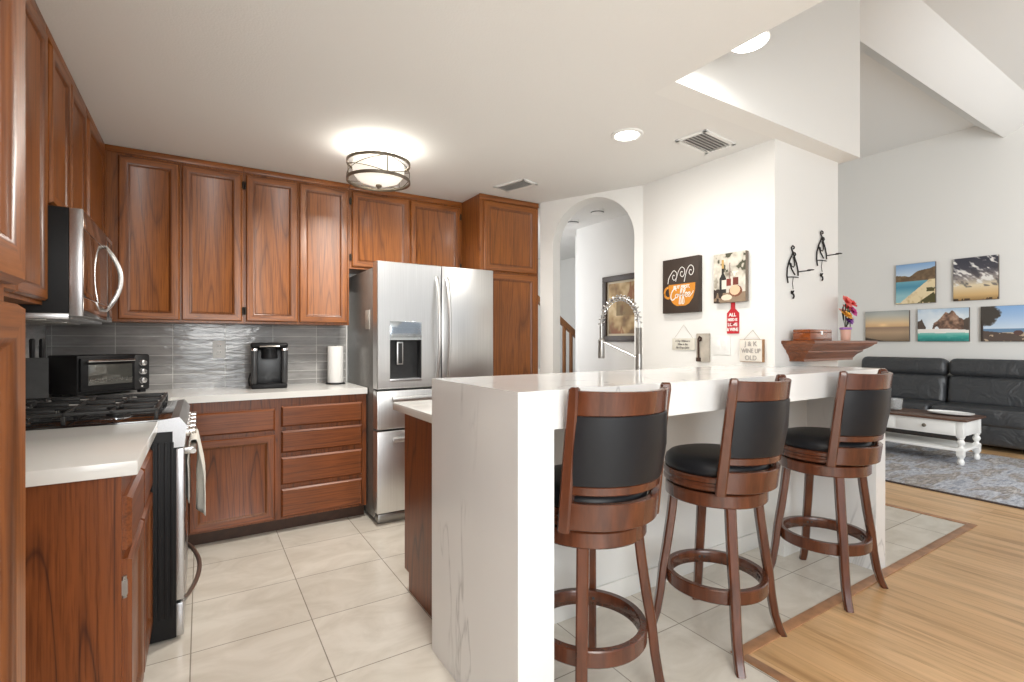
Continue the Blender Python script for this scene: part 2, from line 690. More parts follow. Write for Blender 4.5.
def print_mesh(name, O, U, V, N, w, h, fn, parent, res=84):
    """a flat printed picture: a fine grid whose faces take the print's own colours"""
    O, U, V, N = map(Vector, (O, U, V, N))
    nx, ny = res, int(res * h / w)
    us, vs_ = (np.arange(nx) + .5) / nx, (np.arange(ny) + .5) / ny
    UU, VV = np.meshgrid(us, vs_)
    C = np.clip(fn(UU, VV), 0, 255) / 255.0
    C = np.where(C <= 0.04045, C / 12.92, ((C + 0.055) / 1.055) ** 2.4)
    verts = [O + U * (w * i / nx) + V * (h * j / ny) for j in range(ny + 1) for i in range(nx + 1)]
    faces = [(j * (nx + 1) + i, j * (nx + 1) + i + 1, (j + 1) * (nx + 1) + i + 1, (j + 1) * (nx + 1) + i) for j in range(ny) for i in range(nx)]
    me = bpy.data.meshes.new(name)
    me.from_pydata(verts, [], faces)
    ca = me.color_attributes.new('print', 'FLOAT_COLOR', 'CORNER')
    flat = np.concatenate([C.reshape(-1, 3), np.ones((nx * ny, 1))], axis=1)
    ca.data.foreach_set('color', np.repeat(flat, 4, axis=0).ravel().astype(np.float32))
    me.materials.append(color_mat())
    o = bpy.data.objects.new(name, me)
    COL.objects.link(o)
    o.parent = parent
    return o


def blend(base, mask, col):
    m = np.clip(mask, 0, 1)[..., None]
    return base * (1 - m) + np.array(col, float) * m


def grad(V, stops):
    xs = [s_[0] for s_ in stops]
    return np.stack([np.interp(V, xs, [s_[1][k] for s_ in stops]) for k in range(3)], axis=-1)


# ------------------------------------------------------------------ the setting
CZ = 2.44          # kitchen ceiling
LZ = 4.03          # living room ceiling
YB = 4.15          # kitchen back wall
XL = -0.82         # kitchen left wall
XW = 8.50          # living room far wall

b = B(); b.box(XL - .05, 1.82, -2.6, 6.0, -0.05, 0); b.box(1.82, 4.44, 1.2, 6.0, -0.05, 0)
struct(b.obj('floor', M_TILE))
b = B(); b.box(1.82, XW, -2.6, 1.2, -0.05, 0); b.box(4.44, XW, 1.2, 6.0, -0.05, 0)
struct(b.obj('floor_wood', M_WOODF))
M_STRIP = mat('floor_transition_wood', srgb(168, 124, 90), 0.4, noise=(14, 0.25))
b = B()
b.box(1.80, 1.845, -2.6, 1.22, 0, 0.006, 0.003)
b.box(1.80, 4.455, 1.175, 1.225, 0, 0.0062, 0.003)
b.box(4.415, 4.46, 1.22, 4.3, 0, 0.006, 0.003)
struct(b.obj('trim_1', M_STRIP))

b = B(); b.box(XL - .1, XL, -2.6, YB + .1, 0, CZ + .1); struct(b.obj('wall_left', M_WALL))
b = B(); b.box(XL, 2.48, YB, YB + .1, 0, CZ + .1); struct(b.obj('wall_back', M_WALL))
# kitchen ceiling with its raised edge towards the living room
b = B()
b.box(XL, 1.845, -2.6, 1.535, CZ, CZ + .12)
b.box(XL, 1.845, 1.535, 6.0, CZ, CZ + .12)
b.box(1.845, 3.63, 1.66, 6.0, CZ, CZ + .12)
struct(b.obj('ceiling_kitchen', M_CEIL))
b = B()
b.box(1.845, 3.63, 1.535, 1.66, CZ, LZ)
b.box(3.50, 3.63, 1.66, 4.3, CZ + .12, LZ)
b.box(1.72, 1.845, -2.6, 1.66, CZ + .12, LZ)
struct(b.obj('wall_upper', M_WALL))
b = B(); b.box(1.72, XW, -2.6, 4.4, LZ, LZ + .1); struct(b.obj('ceiling_living', M_CEIL))
b = B(); b.prism([(2.26, LZ), (2.0, 3.79), (1.87, 3.85), (1.66, LZ)], (3.63, 0, 0), YV, ZV, (XW - 3.63, 0, 0)); struct(b.obj('trim_2', M_CEIL))
b = B(); b.box(XW, XW + .1, -2.6, 4.4, 0, LZ); struct(b.obj('wall_far', M_WALL2))
b = B(); b.box(3.605, XW, 4.3, 4.4, 0, LZ); struct(b.obj('wall_living', M_WALL))
# wall with the small signs (x = 2.86) and the wall end that carries the sconces (y = 1.655)
b = B()
b.prism([(2.86, 1.655), (3.605, 1.655), (3.605, 2.8), (3.40, 2.8), (3.40, 2.72), (2.90, 2.72), (2.86, 2.685)], (0, 0, 0), XV, YV, (0, 0, CZ))
struct(b.obj('wall_signs', M_WALL))
# diagonal wall with the arched opening
A0, A1 = Vector((2.48, 3.5, 0)), Vector((2.86, 2.68, 0))
AL = (A1 - A0).length
AU = (A1 - A0) / AL
AN = Vector((AU.y, -AU.x, 0))           # towards the kitchen
if AN.x > 0:
    AN = -AN
b = B()
s0, s1, zs = 0.125, 0.835, 2.055
rad = (s1 - s0) / 2
arc = [((s0 + s1) / 2 - rad * math.cos(PI * i / 28), zs + rad * math.sin(PI * i / 28)) for i in range(29)]
poly = [(0, 0), (s0, 0)] + arc + [(s1, 0), (AL, 0), (AL, CZ), (0, CZ)]
D = -AN * 0.13
P3 = lambda q: A0 + AU * q[0] + ZV * q[1]
vcache = {}
def av(q):
    k = (round(q[0], 5), round(q[1], 5))
    if k not in vcache:
        vcache[k] = b.bm.verts.new(P3(q))
    return vcache[k]
fs = []
for q in ([(0, 0), (s0, 0), (s0, zs), (0, zs)], [(s1, 0), (AL, 0), (AL, zs), (s1, zs)], [(0, zs), (s0, zs), (s0, CZ), (0, CZ)], [(s1, zs), (AL, zs), (AL, CZ), (s1, CZ)]):
    fs.append(b.bm.faces.new([av(p) for p in q]))
arc[0], arc[-1] = (s0, zs), (s1, zs)
for i in range(28):
    p, q = arc[i], arc[i + 1]
    fs.append(b.bm.faces.new([av(p), av(q), av((q[0], CZ)), av((p[0], CZ))]))
ex = bmesh.ops.extrude_face_region(b.bm, geom=fs, use_keep_orig=True)
bmesh.ops.translate(b.bm, vec=D, verts=[x for x in ex['geom'] if isinstance(x, bmesh.types.BMVert)])
struct(b.obj('wall_arch', M_WALL, sharp=50))
# hallway behind the arch
b = B(); b.box(3.40, 3.50, 2.80, 4.13, 0, CZ); struct(b.obj('wall_hall', M_WALL))
b = B(); b.box(2.38, 4.60, 5.9, 6.0, 0, CZ + .1); b.box(2.38, 2.48, YB + .1, 5.9, 0, CZ); b.box(4.5, 4.6, 4.4, 5.9, 0, CZ + .1)
struct(b.obj('wall_stairs', M_WALL))
b = B(); b.box(3.63, 4.6, 4.3, 6.0, CZ, CZ + .12); struct(b.obj('ceiling_stairs', M_CEIL))
# knee wall under the bar, with its baseboard
b = B(); b.box(0.93, 2.86, 1.77, 1.88, 0, 0.975); b.box(2.86, 3.10, 1.60, 1.655, 0, 0.975); struct(b.obj('wall_bar', M_WALL))
b = B(); b.box(0.93, 2.86, 1.756, 1.77, 0, 0.095, 0.004); struct(b.obj('baseboard_bar', M_WHITE))
b = B(); b.box(XW - .014, XW, -2.6, 4.3, 0, 0.10, 0.004); struct(b.obj('baseboard_far', M_WHITE))
# grey tile behind the worktops
b = B(); b.box(XL + .012, 1.0, YB - .010, YB, 0.92, 1.372); struct(b.obj('trim_3', M_SPLASH_B))
b = B(); b.box(XL, XL + .010, 1.6, YB - .010, 0.92, 1.8); struct(b.obj('trim_4', M_SPLASH_L))
b = B(); b.box(1.001, 1.008, YB - .02, YB, 0.92, 1.372); struct(b.obj('trim_5', M_PLAST))

# ------------------------------------------------------------------ kitchen cabinets
HG = lambda b, p, d: b.cyl(Vector(p) - ZV * 0.028, Vector(p) + ZV * 0.028, 0.0045, n=8)


def hinges(parent, x, y, z0, z1):
    for z in (z0 + 0.09, z1 - 0.09):
        h = B(); h.cyl((x, y, z - .026), (x, y, z + .026), 0.0048, n=8); h.box(x - .009, x + .009, y + .003, y + .008, z - .022, z + .022)
        h.obj('hinge', M_HINGE, parent)


def upper_back(label, x0, x1, doors, z0, face=3.850, hinge_x=(), zt=2.385, yb=YB - .001, side=None):
    t = thing('wall_cabinet', label, 'cabinet', (x0, yb, z0), 0, 'oak wall cabinets')
    o = t.location.copy()
    T = Vector(o)
    c = B()
    c.box(x0 + .0006, x1 - .0006, face, yb - .012, z0, CZ - .002)
    c.box(x0 + .0006, x1 - .0006, face - .012, face + .001, CZ - .040, CZ - .002, .003, mi=1)
    c.o = T
    c.obj('carcass', [OAK[2], OAK[0]], t)
    for i, (a, e) in enumerate(doors):
        d = B(T)
        d.door((a, face, z0 + .014), XV, -YV, e - a, zt - z0 - .014)
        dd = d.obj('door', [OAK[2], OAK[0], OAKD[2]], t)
        if i < len(hinge_x) and hinge_x[i] is not None:
            for z in (z0 + 0.085, zt - 0.075):
                h = B(T); x = hinge_x[i]
                h.cyl((x, face - .012, z - .026), (x, face - .012, z + .026), .005, n=8)
                h.box(x - .008, x + .008, face - .012, face - .001, z - .02, z + .02)
                h.obj('hinge', M_HINGE, dd)
    return t


upper_back('oak wall cabinet with two tall doors in the corner beside the microwave', -0.498, 0.250, [(-0.425, -0.113), (-0.103, 0.238)], 1.37, hinge_x=(None, .246))
upper_back('oak wall cabinet with two tall doors above the coffee maker and paper towel', 0.250, 0.955, [(0.264, 0.592), (0.602, 0.942)], 1.37, hinge_x=(.257, None))
upper_back('short two door oak wall cabinet above the refrigerator', 0.955, 1.904, [(0.972, 1.425), (1.437, 1.880)], 1.80, hinge_x=(.964, 1.887))

# tall pantry beside the refrigerator
t = thing('pantry_cabinet', 'tall oak pantry cabinet between the refrigerator and the arched opening', 'cabinet', (2.19, 3.84, 0))
T = t.location.copy()
c = B(T); c.box(1.905, 2.478, 3.53, YB - .014, 0, CZ - .002); c.box(1.898, 2.479, 3.518, 3.531, CZ - .042, CZ - .002, .003, mi=1)
c.obj('carcass', [OAK[2], OAK[0]], t)
for z0, z1 in ((0.10, 1.808), (1.822, 2.388)):
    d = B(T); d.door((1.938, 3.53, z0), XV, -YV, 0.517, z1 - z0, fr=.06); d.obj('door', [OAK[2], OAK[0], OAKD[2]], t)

# wall cabinets along the left wall; door fronts face +x
FX = -0.500


def upper_left(label, y0, y1, doors, z0, z1=CZ - .002):
    t = thing('wall_cabinet', label, 'cabinet', (XL, (y0 + y1) / 2, z0), 0, 'oak wall cabinets')
    T = t.location.copy()
    c = B(T); c.box(XL + .0105, FX, y0 + .0006, y1 - .0006, z0, z1); c.box(FX - .001, FX + .012, y0 + .0006, y1 - .0006, CZ - .040, CZ - .002, .003, mi=1)
    c.obj('carcass', [OAK[2], OAK[1]], t)
    for a, e in doors:
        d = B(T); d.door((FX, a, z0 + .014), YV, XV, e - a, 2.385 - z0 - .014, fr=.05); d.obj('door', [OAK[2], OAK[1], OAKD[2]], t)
    return t


upper_left('oak wall cabinet left of the microwave', 1.72, 2.498, [(1.735, 2.100), (2.112, 2.478)], 1.385)
upper_left('short oak wall cabinet directly above the microwave', 2.498, 3.262, [(2.545, 2.872), (2.885, 3.225)], 1.765)
upper_left('narrow oak wall cabinet in the left corner past the microwave', 3.262, 3.838, [(3.290, 3.800)], 1.37)

# tall cabinet at the left edge of the view
t = thing('tall_cabinet', 'tall oak cabinet nearest the camera at the left edge of the room', 'cabinet', (-0.52, 0.60, 0))
T = t.location.copy()
c = B(T); c.box(XL + .002, -0.222, 0.28, 0.920, 0, CZ - .002); c.obj('carcass', [OAK[2], OAK[1]], t)
for z0, z1 in ((0.10, 1.300), (1.326, 2.38)):
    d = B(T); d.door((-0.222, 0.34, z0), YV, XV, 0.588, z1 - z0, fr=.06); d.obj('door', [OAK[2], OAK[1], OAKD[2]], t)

# base cabinets along the back wall
FY = 3.55


def base_unit(label, x0, x1, fronts, drawers, sides=None):
    t = thing('base_cabinet', label, 'cabinet', ((x0 + x1) / 2, 3.85, 0), 0, 'oak base cabinets')
    T = t.location.copy()
    c = B(T); c.box(x0, x1, FY, YB - .014, 0.085, 0.878); c.obj('carcass', [OAKB[2]], t)
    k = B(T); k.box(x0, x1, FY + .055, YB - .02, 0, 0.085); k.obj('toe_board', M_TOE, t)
    for a, e, z0, z1 in fronts:
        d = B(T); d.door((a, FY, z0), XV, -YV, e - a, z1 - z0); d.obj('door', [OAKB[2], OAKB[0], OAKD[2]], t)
    for a, e, z0, z1 in drawers:
        d = B(T); d.door((a, FY, z0), XV, -YV, e - a, z1 - z0, raised=True); d.obj('drawer', [OAKB[2], OAKB[0]], t)
    return t


base_unit('oak base cabinet with one drawer over one door beside the range', -0.10, 0.425, [(-0.06, 0.408, 0.095, 0.645)], [(-0.06, 0.408, 0.672, 0.812)])
base_unit('oak base cabinet with a stack of four drawers beside the refrigerator', 0.425, 1.0, [], [(0.445, 0.968, 0.690, 0.822), (0.445, 0.968, 0.520, 0.662), (0.445, 0.968, 0.312, 0.490), (0.445, 0.968, 0.100, 0.284)])

# base cabinet in front of the range (end panel faces the camera)
t = thing('base_cabinet', 'oak base cabinet under the near left counter with its plain end panel showing', 'cabinet', (-0.5, 2.1, 0), 0, 'oak base cabinets')
T = t.location.copy()
c = B(T); c.box(XL + .012, -0.185, 1.742, 2.498, 0.085, 0.878)
c.box(-0.235, -0.185, 1.738, 1.742, 0.085, 0.878)
c.obj('carcass', [OAKB[2]], t)
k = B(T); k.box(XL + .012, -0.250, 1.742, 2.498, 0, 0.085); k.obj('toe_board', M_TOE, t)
for a in (1.755, 2.130):
    d = B(T); d.door((-0.185, a, 0.665), YV, XV, 0.362, 0.150, raised=True); d.obj('drawer', [OAKB[2], OAKB[1]], t)
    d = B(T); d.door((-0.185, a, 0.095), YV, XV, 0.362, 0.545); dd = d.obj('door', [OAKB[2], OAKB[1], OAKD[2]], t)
    if a < 2:
        h = B(T); h.cyl((-0.180, 1.748, 0.535), (-0.180, 1.748, 0.595), 0.006, n=10); h.box(-0.186, -0.172, 1.7385, 1.752, 0.545, 0.585); h.obj('hinge', M_NICKEL, dd)

# base cabinet on the kitchen side of the bar
t = thing('base_cabinet', 'oak base cabinet behind the bar with its end panel facing the range', 'cabinet', (1.8, 2.15, 0), 0, 'oak base cabinets')
T = t.location.copy()
c = B(T); c.prism([(1.882, 0), (2.385, 0), (2.385, 0.09), (2.445, 0.09), (2.445, 0.885), (1.882, 0.885)], (0.885, 0, 0), YV, ZV, (1.955, 0, 0))
c.obj('carcass', [OAKB[2]], t)
for i in range(4):
    d = B(T); d.door((0.93 + .48 * i, 2.445, 0.11), XV, YV, 0.45, 0.74); d.obj('door', [OAKB[2], OAKB[0], OAKD[2]], t)

# ------------------------------------------------------------------ worktops
def worktop(label, boxes, origin):
    b = B(origin)
    for q in boxes:
        b.box(*q, 0.004, 2)
    o = b.obj('countertop', M_WORK)
    return tag(o, label, 'countertop', 'white quartz countertops')


worktop('white quartz countertop at near left between the tall cabinet and the range', [(XL + .012, -0.147, 1.716, 2.498, 0.879, 0.920)], (-0.5, 2.1, 0.879))
b = B((0.2, 3.85, 0.879))
b.prism([(XL + .012, 3.262), (-0.147, 3.262), (-0.147, 3.52), (1.0, 3.52), (1.0, YB - .012), (XL + .012, YB - .012)], (0, 0, 0.879), XV, YV, (0, 0, 0.041))
tag(b.obj('countertop', M_WORK), 'white quartz countertop running along the grey tiled back wall under the coffee maker', 'countertop', 'white quartz countertops')
worktop('low white quartz sink counter on the kitchen side of the raised bar', [(0.862, 2.855, 1.885, 2.565, 0.886, 0.926)], (1.8, 2.2, 0.886))
# raised bar with waterfall ends
t = thing('bar_counter', 'raised white marbled quartz bar counter with waterfall ends and three stools', 'bar counter', (2.0, 1.55, 0))
T = t.location.copy()
b = B(T); b.prism([(0.795, 1.235), (3.215, 1.235), (3.215, 1.652), (2.858, 1.652), (2.858, 1.880), (0.795, 1.880)], (0, 0, 0.976), XV, YV, (0, 0, 0.122)); b.obj('top_slab', M_QUARTZ, t)
b = B(T); b.box(0.795, 0.928, 1.235, 1.880, 0, 0.976); b.obj('waterfall_end', M_QUARTZ, t)
b = B(T); b.box(3.105, 3.215, 1.235, 1.600, 0, 0.976); b.obj('waterfall_end', M_QUARTZ, t)

# ------------------------------------------------------------------ refrigerator
t = thing('refrigerator', 'stainless steel french door refrigerator with water dispenser', 'refrigerator', (1.45, 3.7, 0))
T = t.location.copy()
fx0, fx1, fy = 1.003, 1.900, 3.300
b = B(T); b.box(fx0 + .006, fx1 - .006, fy + .105, 4.10, 0.03, 1.760, .006); b.box(fx0 + .05, fx0 + .22, fy + .06, fy + .2, 1.76, 1.785, .006); b.box(fx1 - .22, fx1 - .05, fy + .06, fy + .2, 1.76, 1.785, .006)
b.obj('body', mat('grey_painted_metal', (0.20, 0.195, 0.185, 1), .35, .35, noise=(30, .06)), t)
b = B(T); b.box(fx0 + .02, fx1 - .02, fy + .05, fy + .15, 0.0, 0.065, .01); b.obj('base_grille', M_STEEL_D, t)
xm = 1.470
# left door has a real opening for the dispenser
dx0, dx1, dz0, dz1 = 1.090, 1.318, 0.985, 1.385
b = B(T)
def rect(xa, xb, za, zb, y):
    return [(xa, y, za), (xb, y, za), (xb, y, zb), (xa, y, zb)]
b.ring_loft([rect(fx0, xm - .003, .925, 1.790, fy + .095), rect(fx0, xm - .003, .925, 1.790, fy + .005), rect(fx0 + .005, xm - .008, .930, 1.785, fy),
             rect(dx0, dx1, dz0, dz1, fy), rect(dx0, dx1, dz0, dz1, fy + .095)], closed=True)
dl = b.obj('door', M_STEEL, t)
b = B(T)
b.box(dx0, dx1, fy + .070, fy + .09, dz0, dz1 - .13)
b.box(dx0, dx0 + .006, fy + .004, fy + .07, dz0, dz1 - .13); b.box(dx1 - .006, dx1, fy + .004, fy + .07, dz0, dz1 - .13)
b.obj('dispenser_recess', M_BLACKM, dl)
b = B(T); b.box(dx0, dx1, fy - .003, fy + .07, dz1 - .130, dz1, .003); b.obj('control_panel', brushed('blue_grey_panel', (.42, .46, .50), .12, 0), dl)
b = B(T); b.box(dx0 + .06, dx0 + .105, fy + .030, fy + .042, dz0 + .10, dz1 - .14, .004); b.box(dx0 + .068, dx0 + .097, fy + .026, fy + .031, dz0 + .11, dz1 - .15, .003, mi=1); b.obj('paddle', [M_STEEL, M_BLACKM], dl)
b = B(T); b.box(dx0, dx1, fy - .002, fy + .07, dz0 - .012, dz0 + .006, .002); b.obj('drip_tray', M_STEEL_H, dl)
b = B(T); b.box(xm + .003, fx1, fy, fy + .095, 0.925, 1.790, .006); dr = b.obj('door', M_STEEL, t)
for x, par, sg in ((xm - .040, dl, -1), (xm + .040, dr, 1)):
    h = B(T)
    pts = [(x - sg * 0.004, fy + .002, 0.965)] + [(x, fy - .018 - .040 * math.sin(PI * i / 12), 0.985 + .70 * i / 12) for i in range(13)] + [(x - sg * 0.004, fy + .002, 1.705)]
    h.tube(pts, [.011] + [.013] * 13 + [.011], 10)
    h.obj('handle', M_STEEL, par)
for z0, z1 in ((0.650, 0.912), (0.085, 0.638)):
    b = B(T); b.box(fx0, fx1, fy, fy + .095, z0, z1, .006); d = b.obj('drawer', M_STEEL, t)
    h = B(T); zz = z1 - .055
    h.box(fx0 + .09, fx1 - .09, fy - .058, fy - .036, zz - .016, zz + .016, .006)
    h.box(fx0 + .11, fx0 + .14, fy - .045, fy + .002, zz - .012, zz + .012, .003); h.box(fx1 - .14, fx1 - .11, fy - .045, fy + .002, zz - .012, zz + .012, .003)
    h.obj('handle', M_STEEL, d)
b = B(T); b.box(fx0 + .0035, fx0 + .0065, fy + .19, fy + .30, 1.335, 1.47, .001); b.obj('sticker', mat('paper_label', (0.5, 0.48, 0.44, 1), .6, noise=(40, .2)), t)

# ------------------------------------------------------------------ range with towel
RY0, RY1 = 2.502, 3.258
t = thing('range', 'stainless steel gas range with black cooktop between the left counters', 'stove', (-0.45, 2.88, 0))
T = t.location.copy()
b = B(T)
b.box(XL + .03, -0.085, RY0, RY1, 0.012, 0.905, .003)
for i in range(4):      # pressed ribs on the side panel
    x = -0.100 - .022 * i
    b.box(x - .006, x + .006, RY0 - .003, RY0 + .001, 0.10, 0.83, .0015)
b.obj('body', M_BLACK, t)
for x in (-0.7, -0.15):
    for y in (RY0 + .05, RY1 - .05):
        b = B(T); b.cyl((x, y, 0), (x, y, 0.014), .02, n=12); b.obj('foot', M_BLACKM, t)
b = B(T); b.box(XL + .03, -0.075, RY0 - .001, RY1 + .001, 0.905, 0.928, .004); b.box(XL + .012, XL + .06, RY0, RY1, 0.905, 0.965, .006, mi=1)
b.obj('cooktop', [M_GLASSB, M_BLACK], t)
b = B(T)      # slanted steel control panel with its side cheeks
b.prism([(-0.150, 0.922), (-0.075, 0.932), (-0.048, 0.895), (-0.058, 0.806), (-0.098, 0.806), (-0.098, 0.874), (-0.150, 0.874)], (0, RY0 - .002, 0), XV, ZV, (0, RY1 - RY0 + .004, 0))
b.obj('control_panel', M_STEEL_H, t)
for i in range(5):
    y = RY0 + .10 + i * (RY1 - RY0 - .2) / 4
    k = B(T); k.lathe([(.021, 0), (.021, .012), (.017, .016), (.016, .034), (.012, .038)], (-0.055, y, 0.855), 16, (1, 0, 0.12)); k.obj('knob', M_CHROME, t)
b = B(T); b.box(-0.088, -0.058, RY0 + .002, RY1 - .002, 0.165, 0.800, .004); od = b.obj('oven_door', M_STEEL_H, t)
b = B(T); b.box(-0.0585, -0.0565, RY0 + .08, RY1 - .08, 0.30, 0.68, .0005); b.obj('window', M_GLASSB, od)
b = B(T); b.tube([(-0.026, RY0 + .05, 0.775), (-0.026, RY1 - .05, 0.775)], .011, 12)
for y in (RY0 + .085, RY1 - .085):
    b.box(-0.060, -0.020, y - .012, y + .012, 0.760, 0.790, .004)
b.obj('handle', M_NICKEL, od)
b = B(T); b.box(-0.088, -0.060, RY0 + .002, RY1 - .002, 0.016, 0.152, .004); wd = b.obj('warming_drawer', M_STEEL_H, t)
b = B(T)
b.tube([(-0.060, RY0 + .04, 0.148)] + [(-0.058 + .054 * math.sin(PI * i / 16) ** .8, RY0 + .045 + (RY1 - RY0 - .09) * i / 16, 0.148) for i in range(1, 16)] + [(-0.060, RY1 - .04, 0.148)], .010, 10)
b.obj('handle', M_NICKEL, wd)
# burners and cast iron grates
for x in (-0.62, -0.30):
    for y in (RY0 + .15, RY0 + .378, RY1 - .15):
        k = B(T); k.lathe([(.05, 0), (.05, .008), (.034, .010), (.034, .022), (.030, .026)], (x, y, 0.928), 20); k.lathe([(.058, 0), (.058, .003)], (x, y, 0.9285), 20, mi=1); k.obj('burner', [M_IRON, M_CHROME], t)
for g in range(3):
    y0 = RY0 + .012 + g * .2445
    y1 = y0 + .240
    k = B(T)
    zt = 0.975
    for x in (-0.735, -0.155):
        k.box(x - .007, x + .007, y0, y1, zt - .014, zt, .003)
    for y in (y0 + .007, y1 - .007):
        k.box(-0.735, -0.155, y - .007, y + .007, zt - .014, zt, .003)
    for x in (-0.62, -0.30):
        ym = (y0 + y1) / 2
        k.box(x - .005, x + .005, y0, ym - .028, zt - .012, zt + .002, .002); k.box(x - .005, x + .005, ym + .028, y1, zt - .012, zt + .002, .002)
        k.box(x - .13, x - .028, ym - .005, ym + .005, zt - .012, zt + .002, .002); k.box(x + .028, x + .13, ym - .005, ym + .005, zt - .012, zt + .002, .002)
    for x in (-0.735, -0.155, -0.445):
        for y in (y0 + .01, y1 - .01):
            k.box(x - .007, x + .007, y - .007, y + .007, 0.9285, zt - .005, .002)
    k.box(-0.450, -0.440, y0, y1, zt - .014, zt, .003)
    k.obj('grate', M_IRON, t)

# dish towel over the oven handle
b = B((-0.01, 2.85, 0.4))
Mt = mat('cream_towel_cloth', (0.78, 0.75, 0.68, 1), 0.9, bump=(300, 0.3))
def towel_sheet(side, zend, y0, y1):
    rows = []
    for i in range(17):
        f = i / 16
        row = []
        for j in range(15):
            g = j / 14
            yy = y0 + (y1 - y0) * (0.5 + (g - .5) * (1 - .25 * f))
            fold = .018 * math.sin(g * 15 + 1.5 * f) * (0.02 + min(1, f * 2.2))
            z = 0.788 - f * (0.788 - zend - .03 * math.sin(g * 5))
            x = -0.026 + side * (.0155 + .012 * min(1, f * 3)) + fold * (.5 if side < 0 else 1)
            if side < 0:
                x = max(x, -0.0535)
            row.append((x, yy, z))
        rows.append(row)
    return rows
front = towel_sheet(1, 0.43, 2.70, 3.02)
back = towel_sheet(-1, 0.50, 2.70, 3.02)
rows = list(reversed(front)) + [[(-0.026 + .0145 * math.sin(a), p[1], 0.7885 + .0075 * math.cos(a) + .004) for p in front[0]] for a in (1.0, 0.5, 0, -.5, -1.0)] + back
grid = [[b.bm.verts.new(p) for p in r] for r in rows]
for i in range(len(grid) - 1):
    for j in range(len(grid[0]) - 1):
        b.bm.faces.new((grid[i][j], grid[i][j + 1], grid[i + 1][j + 1], grid[i + 1][j]))
tw = b.obj('dish_towel', Mt, sharp=80)
sm = tw.modifiers.new('thick', 'SOLIDIFY'); sm.thickness = 0.0035; sm.offset = 0
tag(tw, 'cream dish towel hanging over the oven door handle', 'towel')

# ------------------------------------------------------------------ microwave
t = thing('microwave', 'stainless steel over the range microwave with bowed handle', 'microwave', (-0.6, 2.88, 1.34))
T = t.location.copy()
my0, my1, mz0, mz1 = 2.502, 3.256, 1.345, 1.760
b = B(T); b.box(XL + .012, -0.425, my0, my1, mz0 + .01, mz1, .003); b.obj('body', M_BLACK, t)
b = B(T); b.box(XL + .012, -0.425, my0 + .002, my1 - .002, mz0 - .012, mz0 + .012, .004); b.box(-0.75, -0.50, my0 + .06, my0 + .34, mz0 - .016, mz0 - .010, .002, mi=1); b.box(-0.75, -0.50, my1 - .34, my1 - .06, mz0 - .016, mz0 - .010, .002, mi=1)
b.obj('bottom_panel', [M_STEEL_H, M_NICKEL], t)
MSM = brushed('mirror_like_steel', (0.42, 0.39, 0.36), 0.10, 1)
b = B(T); b.box(-0.425, -0.385, my0, my1 - .17, mz0, mz1, .003); d = b.obj('door', M_STEEL_H, t)
b = B(T); b.box(-0.386, -0.3835, my0 + .010, my1 - .18, mz0 + .075, mz1 - .075, .0005); b.obj('window', mat('mirrored_dark_glass', (.36, .33, .30, 1), .05, 1.0, noise=(3, .03)), d)
b = B(T); b.box(-0.386, -0.3835, my0 + .010, my1 - .18, mz0 + .003, mz0 + .073, .0005); b.box(-0.386, -0.3835, my0 + .010, my1 - .18, mz1 - .073, mz1 - .003, .0005); b.obj('trim_band', MSM, d)
b = B(T); b.box(-0.425, -0.385, my1 - .168, my1, mz0, mz1, .003); b.box(-0.386, -0.384, my1 - .155, my1 - .012, mz0 + .02, mz1 - .02, .0004, mi=1); b.obj('control_panel', [M_STEEL_H, M_GLASSB], t)
b = B(T)
hy = my1 - .205
hp = [(-0.384 + .058 * math.sin(PI * i / 16), hy, mz0 + .045 + (mz1 - mz0 - .10) * i / 16) for i in range(17)]
b.tube(hp, [.004, .0075] + [.0105] * 13 + [.0075, .004], 10)
b.obj('handle', mat('satin_silver', (0.80, 0.80, 0.80, 1), .25, .85, noise=(30, .03)), d)

# ------------------------------------------------------------------ things on the counters
# toaster oven set at an angle in the corner
ta = math.radians(41)
t = thing('toaster_oven', 'black toaster oven standing across the counter corner', 'toaster oven', (-0.600, 3.740, 0.920), ta)
b = B(); b.box(0, 0.42, 0.004, 0.255, 0.016, 0.245, .008); b.obj('body', M_BLACK, t)
for x in (.03, .39):
    for y in (.03, .22):
        b = B(); b.box(x - .018, x + .018, y - .015, y + .015, 0, .018, .002); b.obj('foot', M_BLACKM, t)
b = B(); b.box(.012, .318, -.012, .006, .035, .228, .004); d = b.obj('door', M_BLACK, t)
b = B(); b.box(.050, .300, -.0135, -.0115, .070, .190, .0005); b.obj('window', mat('smoky_oven_glass', (.10, .10, .09, 1), .03, .3, coat=1.0, noise=(4, .1)), d)
b = B(); b.tube([(.035, -.034, .212), (.300, -.034, .212)], .007, 10)
for x in (.05, .285):
    b.box(x - .005, x + .005, -.034, -.010, .207, .217)
b.obj('handle', M_CHROME, d)
b = B()
for i in range(9):
    b.tube([(.056 + .03 * i, -.0138, .088), (.062 + .03 * i, -.0138, .108)], .0011, 6)
b.tube([(.056, -.0138, .096), (.295, -.0138, .100)], .0012, 6)
b.obj('wire_rack', M_CHROME, d)
b = B(); b.box(.322, .416, -.004, .006, .022, .240, .002); b.obj('control_panel', M_BLACKM, t)
for z in (.190, .134, .078):
    k = B(); k.lathe([(.021, 0), (.021, .006), (.018, .010), (.017, .022), (.012, .024)], (.369, -.004, z), 18, (0, -1, 0)); k.obj('knob', mat('satin_silver', (0.80, 0.80, 0.80, 1), .25, .85, noise=(30, .03)), t)
b = B(); b.lathe([(.006, 0), (.005, .003)], (.369, -.004, .040), 12, (0, -1, 0)); b.obj('indicator_lamp', M_PLAST, t)

